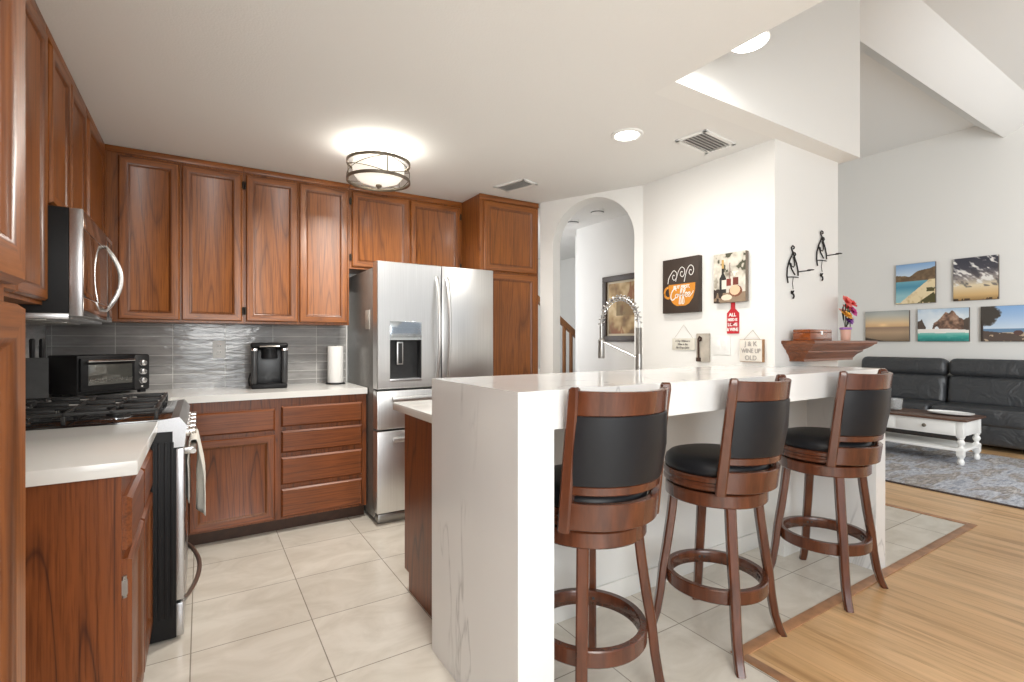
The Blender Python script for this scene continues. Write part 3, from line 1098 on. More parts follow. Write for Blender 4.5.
# knife block
t = thing('knife_block', 'dark grey knife block with black knives beside the toaster oven', 'knife block', (-0.728, 3.45, 0.920), math.radians(12))
b = B(); b.prism([(-.075, 0), (.075, 0), (.075, .20), (-.02, .245), (-.075, .245)], (-.06, 0, 0), YV, ZV, (.12, 0, 0)); b.obj('block', mat('charcoal_wood', (.045, .045, .045, 1), .55, noise=(20, .2)), t)
for i in range(3):
    for j in range(2):
        k = B(); x = -.036 + .036 * i; y = .035 - .06 * j; z = .212 + .02 * j
        k.tube([(x, y, z), (x, y - .012, z + .045), (x, y - .022, z + .090 + .012 * j), (x, y - .023, z + .098 + .012 * j)], [.009, .011, .012, .007], 8)
        k.obj('knife_handle', M_BLACKM, t)

# single serve coffee maker
t = thing('coffee_maker', 'black single cup coffee maker on the back counter', 'coffee maker', (0.415, 3.930, 0.920), math.radians(-4))
b = B()
b.box(-.115, .115, -.02, .150, 0, .285, .025, 3)
b.box(-.115, -.075, -.120, .02, .03, .285, .015, 2); b.box(.075, .115, -.120, .02, .03, .285, .015, 2)
b.obj('body', mat('charcoal_plastic', (.030, .030, .031, 1), .32, noise=(9, .15)), t)
b = B(); b.box(-.118, .118, -.125, .140, .282, .318, .016, 3); lid = b.obj('lid', M_BLACK, t)
b = B(); b.tube([(-.062, -.118, .290), (-.060, -.140, .292), (0, -.150, .294), (.060, -.140, .292), (.062, -.118, .290)], .006, 8); b.obj('lid_handle', M_NICKEL, lid)
b = B(); b.lathe([(.052, 0), (.050, .075)], (0, -.075, .208), 24); b.obj('brew_head', M_BLACK, t)
b = B(); b.box(-.112, .112, -.130, .02, 0, .034, .008, 2); b.box(-.075, .075, -.125, -.03, .034, .037, .001); b.obj('drip_tray', M_BLACK, t)
for x in (-.095, .095):
    b = B(); b.box(x - .019, x + .019, -.1225, -.119, .262, .278, .001); b.obj('trim_plate', M_CHROME, t)
b = B(); b.tube([(-.116, .05, .10), (-.128, .06, .06), (-.125, .08, .02), (-.12, .12, .006)], .004, 6); b.obj('cord', M_BLACKM, t)

# paper towel roll on its holder
t = thing('paper_towel_holder', 'black upright paper towel holder beside the refrigerator', 'paper towel holder', (0.880, 3.960, 0.920))
b = B(); b.lathe([(.072, 0), (.072, .008), (.066, .012)], (0, 0, 0), 32); b.obj('base', M_BLACKM, t)
b = B(); b.tube([(0, 0, .01), (0, 0, .285)], .006, 8); b.lathe([(.004, 0), (.010, .006), (.006, .014)], (0, 0, .284), 12); b.obj('post', M_BLACKM, t)
b = B((0.880, 3.960, 0.932)); b.lathe([(.022, 0.001), (.057, 0.001), (.058, .004), (.058, .276), (.057, .279), (.022, .279), (.0205, .276), (.0205, .004)], (0.880, 3.960, 0.932), 36, cap=False)
tag(b.obj('paper_towel_roll', mat('white_paper', (.80, .79, .77, 1), .9, bump=(180, .25))), 'white paper towel roll standing on the black holder', 'paper towel')

# wall outlet in the tile
t = thing('wall_outlet', 'white electrical outlet on the grey tiled back wall', 'outlet', (0.113, YB - .010, 1.190))
b = B(); b.box(-.040, .040, -.006, -.0005, -.062, .062, .002); b.obj('plate', M_PLAST, t)
for z in (-.022, .022):
    b = B(); b.box(-.016, .016, -.0075, -.005, z - .015, z + .015, .001); b.box(-.008, -.005, -.0078, -.0074, z - .004, z + .008, mi=1); b.box(.005, .008, -.0078, -.0074, z - .004, z + .008, mi=1); b.obj('socket', [M_PLAST, M_BLACKM], t)

# ------------------------------------------------------------------ faucet and soap dispenser behind the bar
t = thing('kitchen_faucet', 'brushed nickel spring pull down faucet standing behind the bar', 'faucet', (2.10, 2.00, 0.926))
b = B(); b.lathe([(.030, 0), (.030, .012), (.019, .016), (.019, .25)], (0, 0, 0), 20); b.obj('body', M_FAUCET, t)
b = B(); b.lathe([(.017, .25), (.017, .40)], (0, 0, 0), 18)
for i in range(26):
    b.lathe([(.0172, .252 + .0057 * i), (.0192, .2545 + .0057 * i), (.0172, .257 + .0057 * i)], (0, 0, 0), 16, cap=False)
b.obj('coil_sleeve', M_FAUCET, t)
R_, zc_ = 0.155, 0.425
arcp = [(0, R_ - R_ * math.cos(PI * i / 40), zc_ + R_ * math.sin(PI * i / 40)) for i in range(41)]
hose = [(0, 0, .39)] + arcp + [(0, 2 * R_, zc_ - .03)]
b = B(); b.tube(hose, .0065, 10); b.obj('hose', M_FAUCET, t)
b = B()
turns = 17
pts = []
for i in range(turns * 12 + 1):
    f = i / (turns * 12)
    ang = PI * f
    c_ = Vector((0, R_ - R_ * math.cos(ang), zc_ + R_ * math.sin(ang)))
    rad_ = Vector((0, -math.cos(ang), math.sin(ang)))
    ph = 2 * PI * turns * f
    pts.append(c_ + rad_ * .017 * math.cos(ph) + XV * .017 * math.sin(ph))
b.tube(pts, .0034, 6); b.obj('spring', M_COIL, t)
b = B(); b.lathe([(.011, .0), (.011, .075), (.017, .082), (.019, .10), (.021, .19), (.019, .198)], (0, 2 * R_, zc_ - .01), 18, (0, 0, -1)); b.obj('spray_head', M_FAUCET, t)
b = B(); b.tube([(0, .0, .225), (0, 2 * R_ - .02, .318)], .005, 8); b.lathe([(.021, 0), (.021, .02)], (0, 2 * R_, .310), 16, cap=True); b.obj('docking_arm', M_FAUCET, t)
b = B(); b.tube([(.018, 0, .06), (.05, 0, .065), (.075, -.005, .10)], .006, 8); b.obj('lever', M_FAUCET, t)
t = thing('soap_dispenser', 'small chrome soap dispenser behind the bar left of the faucet', 'soap dispenser', (1.79, 2.05, 0.926))
b = B(); b.lathe([(.022, 0), (.022, .008), (.010, .012), (.010, .12), (.016, .125), (.016, .150), (.012, .156)], (0, 0, 0), 16); b.obj('stem', M_CHROME, t)
b = B(); b.tube([(0, 0, .142), (-.01, .05, .145), (-.012, .07, .135)], .006, 8); b.obj('spout', M_CHROME, t)

# ------------------------------------------------------------------ bar stools
def lean(z):
    return -0.055 * max(0, z - 0.66) / 0.44


def make_stool():
    t = thing('bar_stool', 'x', 'bar stool', (0, 0, 0), 0, 'swivel bar stools along the bar')
    for k in range(4):
        a = PI / 4 + k * PI / 2
        d = Vector((math.cos(a), math.sin(a), 0)); tn = Vector((-math.sin(a), math.cos(a), 0))
        prof = [(.172, .622, .040, .034), (.186, .50, .040, .034), (.203, .38, .039, .034), (.220, .28, .038, .033), (.231, .18, .037, .032), (.246, .09, .036, .031), (.263, .035, .035, .030), (.280, 0.0, .034, .030)]
        rings = []
        for i, (r, z, wd, th) in enumerate(prof):
            p0 = prof[max(i - 1, 0)]; p1 = prof[min(i + 1, len(prof) - 1)]
            tang = (d * (p1[0] - p0[0]) + ZV * (p1[1] - p0[1])).normalized()
            nn = tang.cross(tn).normalized()
            if z == 0.0:
                nn = d
            if nn.dot(d) < 0:
                nn = -nn
            c_ = d * r + ZV * z
            e = .006
            rings.append([c_ + tn * sx * (wd / 2 - (e if q == 0 else 0)) + nn * sn * (th / 2 - (e if q else 0)) for sx, sn, q in ((-1, -1, 0), (1, -1, 0), (1, -1, 1), (1, 1, 1), (1, 1, 0), (-1, 1, 0), (-1, 1, 1), (-1, -1, 1))])
        b = B(); b.ring_loft(rings); b.obj('leg', M_STOOL, t)
    b = B(); b.lathe([(.160, .594), (.200, .594), (.204, .599), (.204, .643), (.200, .648), (.05, .648)], n=48); b.obj('base_ring', M_STOOL, t)
    b = B(); b.lathe([(.180, .222), (.203, .220), (.206, .224), (.206, .271), (.203, .275), (.183, .275), (.180, .271)], n=48, cap=False)
    f = b
    vs = None
    fr = b.obj('foot_ring', M_STOOL, t)
    me = fr.data
    bm = bmesh.new(); bm.from_mesh(me)
    bmesh.ops.bridge_loops(bm, edges=[e for e in bm.edges if e.is_boundary]); bmesh.ops.recalc_face_normals(bm, faces=bm.faces); bm.to_mesh(me); bm.free()
    for k in range(4):
        a = PI / 4 + k * PI / 2
        d = Vector((math.cos(a), math.sin(a), 0)); tn = Vector((-math.sin(a), math.cos(a), 0))
        for s_ in (-1, 1):
            b = B(); b.lathe([(.006, 0), (.006, .003), (.003, .0045)], d * .181 + tn * s_ * .010 + ZV * .248, 10, -d); b.obj('bolt', M_BLACKM, fr)
    b = B(); b.lathe([(.13, .648), (.13, .658)], n=28); b.obj('swivel_plate', M_BLACKM, t)
    b = B(); b.lathe([(.10, .658), (.205, .658), (.212, .664), (.212, .674), (.206, .680), (.206, .688), (.214, .695), (.214, .708), (.206, .714), (.12, .714)], n=48); b.obj('seat_frame', M_STOOL, t)
    b = B(); b.lathe([(.198, .714), (.205, .722), (.207, .738), (.201, .756), (.184, .771), (.150, .780), (.10, .784), (.02, .786)], n=48); b.obj('cushion', M_VINYL, t)
    # back
    AW = math.radians(53)
    RB = 0.226
    b = B(); b.band(RB, -AW, AW, .662, .748, .024, 24, lean=lean); b.obj('back_apron', M_STOOL, t)
    b = B(); b.band(RB, -AW, AW, 1.022, 1.100, .022, 24, lean=lean, crown=-.004); b.obj('top_rail', M_STOOL, t)
    b = B(); b.band(RB, -AW, AW, .774, .803, .020, 24, lean=lean); b.obj('lower_rail', M_STOOL, t)
    b = B(); b.band(RB + .001, -AW + .04, AW - .04, .804, 1.022, .026, 24, lean=lean, bulge=.007); b.obj('back_pad', M_VINYL, t)
    for s_ in (-1, 1):
        a = s_ * (AW + .03)
        d = Vector((math.sin(a), -math.cos(a), 0)); tn = Vector((math.cos(a), math.sin(a), 0))
        rings = []
        for z, wd, th, off in ((.652, .036, .036, 0), (.660, .040, .040, 0), (.76, .040, .040, 0), (.90, .038, .038, 0.0), (1.03, .036, .036, 0.002), (1.085, .034, .036, 0.004), (1.104, .030, .032, 0.004), (1.110, .020, .024, 0.004)):
            c_ = d * (RB + off) + ZV * z + YV * lean(z)
            e = .006
            rings.append([c_ + tn * sx * (wd / 2 - (e if q == 0 else 0)) + d * sn * (th / 2 - (e if q else 0)) for sx, sn, q in ((-1, -1, 0), (1, -1, 0), (1, -1, 1), (1, 1, 1), (1, 1, 0), (-1, 1, 0), (-1, 1, 1), (-1, -1, 1))])
        b = B(); b.ring_loft(rings); b.obj('back_stile', M_STOOL, t)
    return t


st = make_stool()
spots = [((1.162, 1.352), -4, 0, 'black and cherry wood swivel bar stool nearest the camera at the waterfall end'),
         ((1.872, 1.345), 5, 9, 'black and cherry wood swivel bar stool in the middle of the row of three'),
         ((2.735, 1.325), -2, 2, 'black and cherry wood swivel bar stool farthest from the camera beside the wood floor')]
for i, ((x, y), rz, bz, lab) in enumerate(spots):
    o = st if i == 0 else copy_tree(st)
    o.location = (x, y, 0)
    o.rotation_euler = (0, 0, math.radians(bz))
    for ch in o.children:      # the seat swivels on its base
        if ch.name.split('.')[0] in ('seat_frame', 'cushion', 'back_apron', 'top_rail', 'lower_rail', 'back_pad', 'back_stile'):
            ch.rotation_euler = (0, 0, math.radians(rz - bz))
    o['label'] = lab

# ------------------------------------------------------------------ ceiling fixtures
t = thing('ceiling_light', 'round drum flush mount ceiling light with criss cross nickel bands', 'ceiling light', (0.930, 3.03, CZ))
b = B(); b.lathe([(.062, -.001), (.062, -.020), (.055, -.026), (.052, -.085), (.03, -.09)], n=28); b.obj('canopy', mat('pale_canopy', (.62, .61, .58, 1), .3, .3, noise=(9, .05)), t)
E_ = mat('lit_glass_shade', (.80, .78, .72, 1), .4, emit=(1.0, .93, .80, 1), estr=0.62)
b = B(); b.lathe([(.10, -.085), (.150, -.095), (.156, -.12), (.152, -.165), (.125, -.200), (.07, -.222), (.01, -.228)], n=40); b.obj('glass_shade', E_, t)
for z in (-.098, -.205):
    b = B(); b.lathe([(.183, z - .009), (.191, z - .009), (.191, z + .009), (.183, z + .009)], n=56, cap=False)
    rg = b.obj('drum_ring', M_BRONZE, t)
    bm = bmesh.new(); bm.from_mesh(rg.data); bmesh.ops.bridge_loops(bm, edges=[e for e in bm.edges if e.is_boundary]); bmesh.ops.recalc_face_normals(bm, faces=bm.faces); bm.to_mesh(rg.data); bm.free()
b = B()
for k in range(3):
    ph = k * 2 * PI / 3 + .5
    for s_ in (1, -1):
        b.tube([(.187 * math.cos(ph + s_ * (i / 20) * 2.1), .187 * math.sin(ph + s_ * (i / 20) * 2.1), -.100 - .103 * i / 20) for i in range(21)], .0024, 6)
    b.tube([(.187 * math.cos(ph), .187 * math.sin(ph), -.098), (.187 * math.cos(ph), .187 * math.sin(ph), -.205)], .003, 6)
    b.tube([(.05 * math.cos(ph), .05 * math.sin(ph), -.075), (.187 * math.cos(ph), .187 * math.sin(ph), -.098)], .003, 6)
b.obj('cross_bands', M_BRONZE, t)
b = B(); b.lathe([(.004, -.226), (.018, -.230), (.020, -.238), (.010, -.244), (.007, -.252), (.002, -.256)], n=16); b.obj('finial', M_BRONZE, t)
area('lamp_bulb_down', (0, 0, -.262), (0, 0, 0), .20, .20, 22, (1.0, .96, .89), t, 'DISK')
area('lamp_bulb_up', (0, 0, -.082), (PI, 0, 0), .22, .22, 7, (1.0, .96, .89), t, 'DISK')

E2 = mat('lit_led_disc', (1, 1, 1, 1), .4, emit=(1.0, .97, .92, 1), estr=14)
t = thing('recessed_light', 'round white recessed downlight in the low kitchen ceiling', 'recessed light', (2.083, 2.075, CZ))
b = B(); b.lathe([(.066, -.004), (.072, -.010), (.088, -.006), (.092, -.0005), (.066, -.0005)], n=40, cap=False); b.obj('trim_ring', M_PLAST, t)
b = B(); b.lathe([(.067, -.0010), (.066, -.004)], n=40); b.obj('lens', E2, t)
area('downlight', (0, 0, -.014), (0, 0, 0), .12, .12, 9, (1.0, .96, .9), t, 'DISK')
PD = (2.02, 1.285, 2.552)
t = thing('pendant_light', 'round white disc light hanging just past the edge of the low kitchen ceiling', 'ceiling light', PD)
b = B(); b.lathe([(.02, .06), (.075, .05), (.085, .03), (.085, .002), (.078, 0)], n=36); b.obj('housing', M_PLAST, t)
b = B(); b.lathe([(.076, .001), (.074, -.006), (.05, -.010), (.01, -.011)], n=36); b.obj('lens', E2, t)
b = B(); b.tube([(0, 0, .05), (0, 0, LZ - PD[2])], .006, 8); b.obj('stem', M_PLAST, t)
area('downlight', (0, 0, -.016), (0, 0, 0), .13, .13, 2.5, (1.0, .97, .92), t, 'DISK')


def vent(label, c, ux, uy, w, h):
    t = thing('ceiling_vent', label, 'air vent', (c[0], c[1], CZ), math.atan2(uy, ux), 'ceiling vents')
    b = B()
    b.box(-w / 2, w / 2, -h / 2, -h / 2 + .022, -.010, -.0005); b.box(-w / 2, w / 2, h / 2 - .022, h / 2, -.010, -.0005)
    b.box(-w / 2, -w / 2 + .022, -h / 2, h / 2, -.010, -.0005); b.box(w / 2 - .022, w / 2, -h / 2, h / 2, -.010, -.0005)
    b.obj('frame', M_PLAST, t)
    b = B(); b.box(-w / 2 + .02, w / 2 - .02, -h / 2 + .02, h / 2 - .02, -.0015, -.0005); b.obj('backing', mat('shadow_grey_duct', (.30, .295, .29, 1), .7, noise=(20, .1)), t)
    n = 6
    for i in range(n):
        y = -h / 2 + .03 + (h - .06) * (i + .5) / n
        b = B(); b.box(-w / 2 + .02, w / 2 - .02, -.014, .014, -.0012, .0012, M=Matrix.Translation((0, y, -.008)) @ Matrix.Rotation(math.radians(28), 4, 'X')); b.obj('slat', mat('grey_louvre', (.55, .54, .52, 1), .5, noise=(20, .03)), t)
    return t


vent('white louvred ceiling vent near the wall of hanging signs', (2.555, 1.90), .98, 0.10, 0.33, 0.20)
vent('white louvred ceiling vent in front of the pantry cabinet', (2.035, 3.20), .3, -.95, 0.30, 0.17)

for (x, y), lab in (((3.06, 3.42), 'white smoke detector on the hallway ceiling nearest the arch'), ((3.12, 3.85), 'white smoke detector on the hallway ceiling deeper in the hall')):
    t = thing('smoke_detector', lab, 'smoke detector', (x, y, CZ), 0, 'hallway smoke detectors')
    b = B(); b.lathe([(.062, -.0005), (.062, -.014), (.056, -.030), (.03, -.036)], n=28); b.obj('housing', M_PLAST, t)
    b = B(); b.lathe([(.0595, -.018), (.0605, -.018), (.0578, -.026), (.0568, -.026)], n=28, cap=False); b.obj('grille', M_BLACKM, t)

# ------------------------------------------------------------------ wall with signs (x = 2.86, faces -x; left in the picture = larger y)
WX = 2.86
def on_wall(z_c, y_c):
    return Vector((WX, y_c, z_c))

# coffee sign
t = thing('wall_sign', 'dark brown canvas sign with an orange coffee cup and white lettering', 'sign', (WX, 2.304, 1.636), 0, 'signs on the kitchen wall')
b = B(); b.box(-.040, -.0005, -.152, .152, -.190, .190, .002); b.obj('canvas', mat('dark_brown_canvas', srgb(58, 46, 38), .6, noise=(8, .12)), t)
U_, N_ = Vector((0, -1, 0)), Vector((-1, 0, 0))
FO = Vector((-.0402, -.008, 0))
U0_ = U_
U_ = U_ * .97
cup = [(-.108, .010), (.122, .010), (.120, -.040), (.104, -.090), (.072, -.128), (.040, -.142), (-.035, -.142), (-.066, -.125), (-.094, -.090), (-.106, -.040)]
b = B(); b.prism(cup, FO, U_, ZV, N_ * .0012)
hd = []
for i in range(15):
    a = math.radians(60 + 240 * i / 14)
    hd.append((-.112 + .042 * math.cos(a), -.045 + .046 * math.sin(a)))
for i in range(14):
    p, q = hd[i], hd[i + 1]
    k_ = .62
    pi_, qi_ = ((p[0] + .112) * k_ - .112, (p[1] + .045) * k_ - .045), ((q[0] + .112) * k_ - .112, (q[1] + .045) * k_ - .045)
    b.prism([p, q, qi_, pi_], FO, U_, ZV, N_ * .0010)
b.obj('cup_print', mat('orange_print', srgb(206, 134, 40), .6, noise=(12, .06)), t)
b = B()
def stroke(pts, r=.0042):
    r *= .82
    # smooth the path
    P = [Vector((p[0], p[1], 0)) for p in pts]
    out = []
    for i in range(len(P) - 1):
        p0, p1, p2, p3 = P[max(i - 1, 0)], P[i], P[i + 1], P[min(i + 2, len(P) - 1)]
        for k in range(5):
            f = k / 5
            out.append(0.5 * ((2 * p1) + (p2 - p0) * f + (2 * p0 - 5 * p1 + 4 * p2 - p3) * f * f + (3 * p1 - p0 - 3 * p2 + p3) * f ** 3))
    out.append(P[-1])
    W = []
    for q in out:
        W.append(FO + U_ * q.x + ZV * q.y + N_ * .0016)
    vs0, vs1 = [], []
    for i, q in enumerate(W):
        tg = (W[min(i + 1, len(W) - 1)] - W[max(i - 1, 0)]).normalized()
        sd = tg.cross(N_)
        vs0.append(b.bm.verts.new(q + sd * r)); vs1.append(b.bm.verts.new(q - sd * r))
    for i in range(len(W) - 1):
        b.bm.faces.new((vs0[i], vs0[i + 1], vs1[i + 1], vs1[i]))
for dx, h, lo in ((-.085, .062, .018), (-.015, .080, .03), (.060, .085, .022)):     # steam swirls
    stroke([(dx - .030, lo), (dx - .022, .055), (dx - .004, h + .02), (dx + .022, h + .045), (dx + .046, h + .03), (dx + .048, h), (dx + .030, h - .022), (dx + .012, h - .008), (dx + .018, h + .014), (dx + .032, h + .010)], .0032)
# script word
stroke([(-.040, -.036), (-.046, -.024), (-.062, -.024), (-.080, -.045), (-.088, -.075), (-.078, -.098), (-.058, -.092), (-.042, -.078)], .0050)
stroke([(-.030, -.060), (-.044, -.062), (-.046, -.078), (-.034, -.084), (-.024, -.072), (-.028, -.060), (-.010, -.066)], .0042)
for dx in (-.004, .022):
    stroke([(dx - .010, -.068), (dx + .006, -.050), (dx + .016, -.030), (dx + .010, -.024), (dx + .002, -.040), (dx - .004, -.080), (dx - .010, -.122), (dx - .014, -.128)], .0044)
    stroke([(dx - .014, -.128), (dx + .004, -.126), (dx + .006, -.100), (dx, -.074), (dx + .014, -.070)], .0036)
for dx in (.048, .072):
    stroke([(dx - .012, -.074), (dx + .006, -.062), (dx + .004, -.052), (dx - .008, -.056), (dx - .010, -.074), (dx + .002, -.082), (dx + .016, -.070)], .0040)
stroke([(.088, -.070), (.100, -.058), (.108, -.044)], .0034)
add_text(b, 'BUT FIRST,', .030, FO + ZV * -.012 + U_ * .006 + N_ * .0012, U_, ZV, N_, .0008, .15)
b.obj('lettering', mat('white_print', (.80, .79, .76, 1), .6, noise=(20, .03)), t)

U_ = U0_
# wine canvas
t = thing('wall_picture', 'canvas picture of a wine bottle, glass and food in grey and brown', 'picture', (WX, 1.930, 1.650), 0, 'signs on the kitchen wall')
b = B(); b.box(-.032, -.0005, -.112, .112, -.156, .156, .002); b.obj('canvas', mat('taupe_canvas_edge', srgb(120, 108, 96), .6, noise=(20, .2)), t)
def wine(U, V):
    n = fbm(U, V, 6, 7, 3)
    c = grad(n, [(0.2, (120, 112, 98)), (.45, (196, 190, 176)), (.75, (226, 220, 208))])
    c = blend(c, ((n < .38) & (V > .62)).astype(float) * .9, (70, 70, 52))
    c = blend(c, (V < .20) * .8, (128, 104, 80))
    c = blend(c, ((U < .30) & (V < .28) & (vnoise(U, V, 16, 16, 8) > .45)).astype(float), (52, 40, 34))
    bx = np.abs(U - .30)
    body = (bx < .105) & (V > .20) & (V < .50)
    sh = (bx < .105 * np.clip((.64 - V) / .14, .3, 1)) & (V >= .50) & (V < .64)
    c = blend(c, (body | sh).astype(float), (34, 32, 28))
    c = blend(c, ((bx < .038) & (V >= .58) & (V < .72)).astype(float), (40, 34, 28))
    c = blend(c, ((bx < .036) & (V >= .70) & (V < .88)).astype(float), (196, 160, 96))
    c = blend(c, ((np.abs(U - .335) < .070) & (V > .27) & (V < .46)).astype(float), (222, 216, 204))
    c = blend(c, ((np.abs(U - .49) < .075) & (V > .33) & (V < .48)).astype(float), (128, 44, 34))
    c = blend(c, ((np.abs(U - .52) < .010) & (V > .45) & (V < .80)).astype(float), (120, 84, 78))
    c = blend(c, ((np.abs(U - .70) < .085) & (V > .34) & (V < .50)).astype(float), (110, 48, 34))
    c = blend(c, ((np.abs(U - .69) < .095) & (V > .46) & (V < .62) & (vnoise(U, V, 9, 9, 5) > .3)).astype(float), (240, 232, 214))
    e = ((U - .70) / .18) ** 2 + ((V - .22) / .10) ** 2
    c = blend(c, (e < 1.3).astype(float), (122, 74, 50))
    e = ((U - .68) / .16) ** 2 + ((V - .24) / .10) ** 2
    c = blend(c, (e < 1).astype(float), (226, 190, 156))
    e = ((U - .42) / .17) ** 2 + ((V - .10) / .06) ** 2
    c = blend(c, (e < 1).astype(float), (232, 212, 190))
    return c
print_mesh('print', FO * 0 + Vector((-.0335, .111, -.155)), U_, ZV, N_, .222, .310, wine, t)

# red tag hanging below it
t = thing('wall_sign', 'red bottle shaped tag with white lettering hanging below the wine picture', 'sign', (WX, 1.922, 1.375), 0, 'signs on the kitchen wall')
b = B(); b.prism([(-.040, -.078), (.040, -.078), (.040, .052), (.012, .080), (.012, .118), (-.012, .118), (-.012, .080), (-.040, .052)], (-.009, 0, 0), U_, ZV, (.0085, 0, 0)); b.obj('board', mat('red_painted_wood', srgb(188, 30, 44), .5, noise=(20, .1)), t)
b = B(); R0 = Vector((-.0092, 0, 0))
for i, s_ in enumerate(('ALL', 'NEED IS', 'LOVE', '& WINE')):
    add_text(b, s_, (.030, .024, .028, .028)[i], R0 + ZV * (.040 - .031 * i) + N_ * .0004, U_, ZV, N_, .0010, 0, (1.0, .78, 1.0, .8)[i])
b.obj('lettering', MATS['white_print'], t)
b = B(); b.prism([(0, -.010), (.010, .002), (.008, .008), (.003, .008), (0, .004), (-.003, .008), (-.008, .008), (-.010, .002)], R0 + ZV * -.018 + N_ * .0022, U_, ZV, N_ * .0008); b.obj('heart', mat('dark_red_print', srgb(120, 20, 30), .5, noise=(20, .1)), t)

# small plaque on a string
M_STRING = mat('twine', (.45, .40, .33, 1), .9, noise=(80, .2))
M_INK = mat('dark_ink', (.20, .185, .17, 1), .7, noise=(30, .1))
t = thing('wall_sign', 'small pale plaque with three lines of tiny writing hanging from a string', 'sign', (WX, 2.302, 1.228), 0, 'signs on the kitchen wall')
b = B(); b.box(-.010, -.0005, -.095, .095, -.040, .040, .002); b.obj('board', mat('pale_linen_board', srgb(214, 210, 198), .7, noise=(30, .06)), t)
b = B()
for i, s_ in enumerate(('A Day Without a', 'Wine is like', 'No Grape Juice')):
    add_text(b, s_, .021, Vector((-.0102, .004, .022 - .023 * i)) + N_ * .0004, U_, ZV, N_, .0002, .25, .85)
b.obj('lettering', M_INK, t)
b = B(); b.tube([(-.006, -.080, .039), (-.003, 0.0, .135), (-.006, .080, .039)], .0012, 6); b.obj('string', M_STRING, t)

# bottle opener board
t = thing('bottle_opener', 'pale wooden board with an iron bottle opener on the wall', 'bottle opener', (WX, 2.138, 1.205), 0, 'signs on the kitchen wall')
b = B(); b.box(-.018, -.0005, -.050, .050, -.095, .095, .003); b.obj('board', mat('whitewashed_wood', srgb(176, 168, 156), .7, noise=(14, .18)), t)
b = B(); b.tube([(-.024, .026, -.070), (-.024, .028, .03), (-.024, .030, .058), (-.026, .018, .074), (-.026, .004, .066), (-.026, .006, .050), (-.024, .018, .046)], .006, 8); b.box(-.03, -.017, .012, .044, -.092, -.066, .003); b.obj('opener', mat('rusty_iron', srgb(70, 50, 40), .6, .4, noise=(60, .3)), t)

# switch plate
t = thing('switch_plate', 'wide white switch plate between the bottle opener and the hanging sign', 'switch plate', (WX, 2.005, 1.222))
b = B(); b.box(-.006, -.0005, -.064, .064, -.062, .062, .002); b.obj('plate', M_PLAST, t)
for y in (-.026, .026):
    b = B(); b.box(-.0075, -.005, y - .016, y + .016, -.032, .032, .001); b.obj('rocker_switch', M_PLAST, t)

# hanging sign with brown edge
t = thing('wall_sign', 'square white hanging sign with brown edges and large grey letters', 'sign', (WX, 1.790, 1.192), 0, 'signs on the kitchen wall')
b = B(); b.box(-.022, -.0005, -.075, .075, -.070, .068, .002); b.obj('board', mat('raw_wood_edge', srgb(150, 112, 78), .7, noise=(20, .2)), t)
b = B(); b.box(-.0232, -.0218, -.070, .075, -.067, .066, .0005); b.obj('face', mat('chalky_white', srgb(222, 216, 206), .7, noise=(25, .05)), t)
b = B()
for i, s_ in enumerate(('J & K', 'WINE UP', 'OLD')):
    add_text(b, s_, (.040, .038, .040)[i], Vector((-.0236, 0, .040 - .043 * i)) + N_ * .0004, U_, ZV, N_, .0008, 0, (.95, .80, .95)[i])
b.obj('lettering', mat('grey_print', srgb(166, 160, 154), .7, noise=(20, .1)), t)
b = B(); b.tube([(-.012, -.052, .067), (-.004, .0, .125), (-.012, .052, .067)], .0014, 6); b.obj('string', M_STRING, t)

# ------------------------------------------------------------------ wall end: sconces, mantel shelf, box, vase
WY = 1.655
M_WROUGHT = mat('black_wrought_iron', (.020, .018, .017, 1), .45, .6, noise=(60, .3))


def sconce(label, x, z):
    t = thing('iron_sconce', label, 'wall sconce', (x, WY, z), 0, 'wrought iron sconces')
    y = -.010
    b = B()
    b.tube([(-.062, y, -.150), (-.074, y, -.085), (-.070, y, -.02), (-.045, y, .05), (-.012, y, .105), (0, y, .135)], 0.0054, 8)
    b.tube([(.060, y, -.075), (.058, y, -.03), (.040, y, .035), (.014, y, .09), (0, y, .135)], 0.0054, 8)
    b.tube([(-.068, y, -.098), (0, y, -.090), (.060, y, -.090)], 0.0047, 8)
    b.obj('frame', M_WROUGHT, t)
    b = B()
    b.tube([(0, y, .125), (-.016, y, .150), (-.020, y, .172), (-.006, y, .188), (.012, y, .180), (.010, y, .164), (.002, y, .160)], 0.0052, 8)
    b.tube([(0, y, .130), (.022, y, .128), (.030, y, .110), (.020, y, .098), (.012, y, .106)], 0.0044, 8)
    b.tube([(.020, y, -.070), (-.020, y, -.02), (-.046, y, .04), (-.040, y, .055)], 0.0050, 8)
    b.tube([(-.028, y, .030), (-.022, y, .005), (.0, y, -.004), (.018, y, .016), (.014, y, .055), (0, y, .09)], 0.0044, 8)
    b.obj('scrolls', M_WROUGHT, t)
    b = B(); b.tube([(.060, y, -.040), (.060, -.040, -.038), (.076, -.100, -.036)], 0.0052, 8)
    b.lathe([(.020, 0), (.024, .003), (.024, .006), (.006, .006)], (.076, -.100, -.035), 20); b.obj('candle_arm', M_WROUGHT, t)
    b = B(); b.tube([(-.02, y, -.215), (-.012, y, -.235), (.004, y, -.245), (.010, y, -.265), (.0, y, -.282), (-.014, y - .01, -.276)], 0.0058, 8)
    b.tube([(-.024, y, -.232), (-.012, y, -.245), (.006, y, -.212)], .005, 8)
    b.tube([(.0, y, -.2), (.0, -.004, -.15), (.0, y, -.092)], 0.0023, 6)
    b.obj('lower_hook', M_WROUGHT, t)
    t.scale = (.92, .74, .68)
    return t


sconce('black wrought iron wall sconce, the lower one nearer the hanging signs', 3.045, 1.700)
sconce('black wrought iron wall sconce, the upper one nearer the wall corner', 3.385, 1.830)

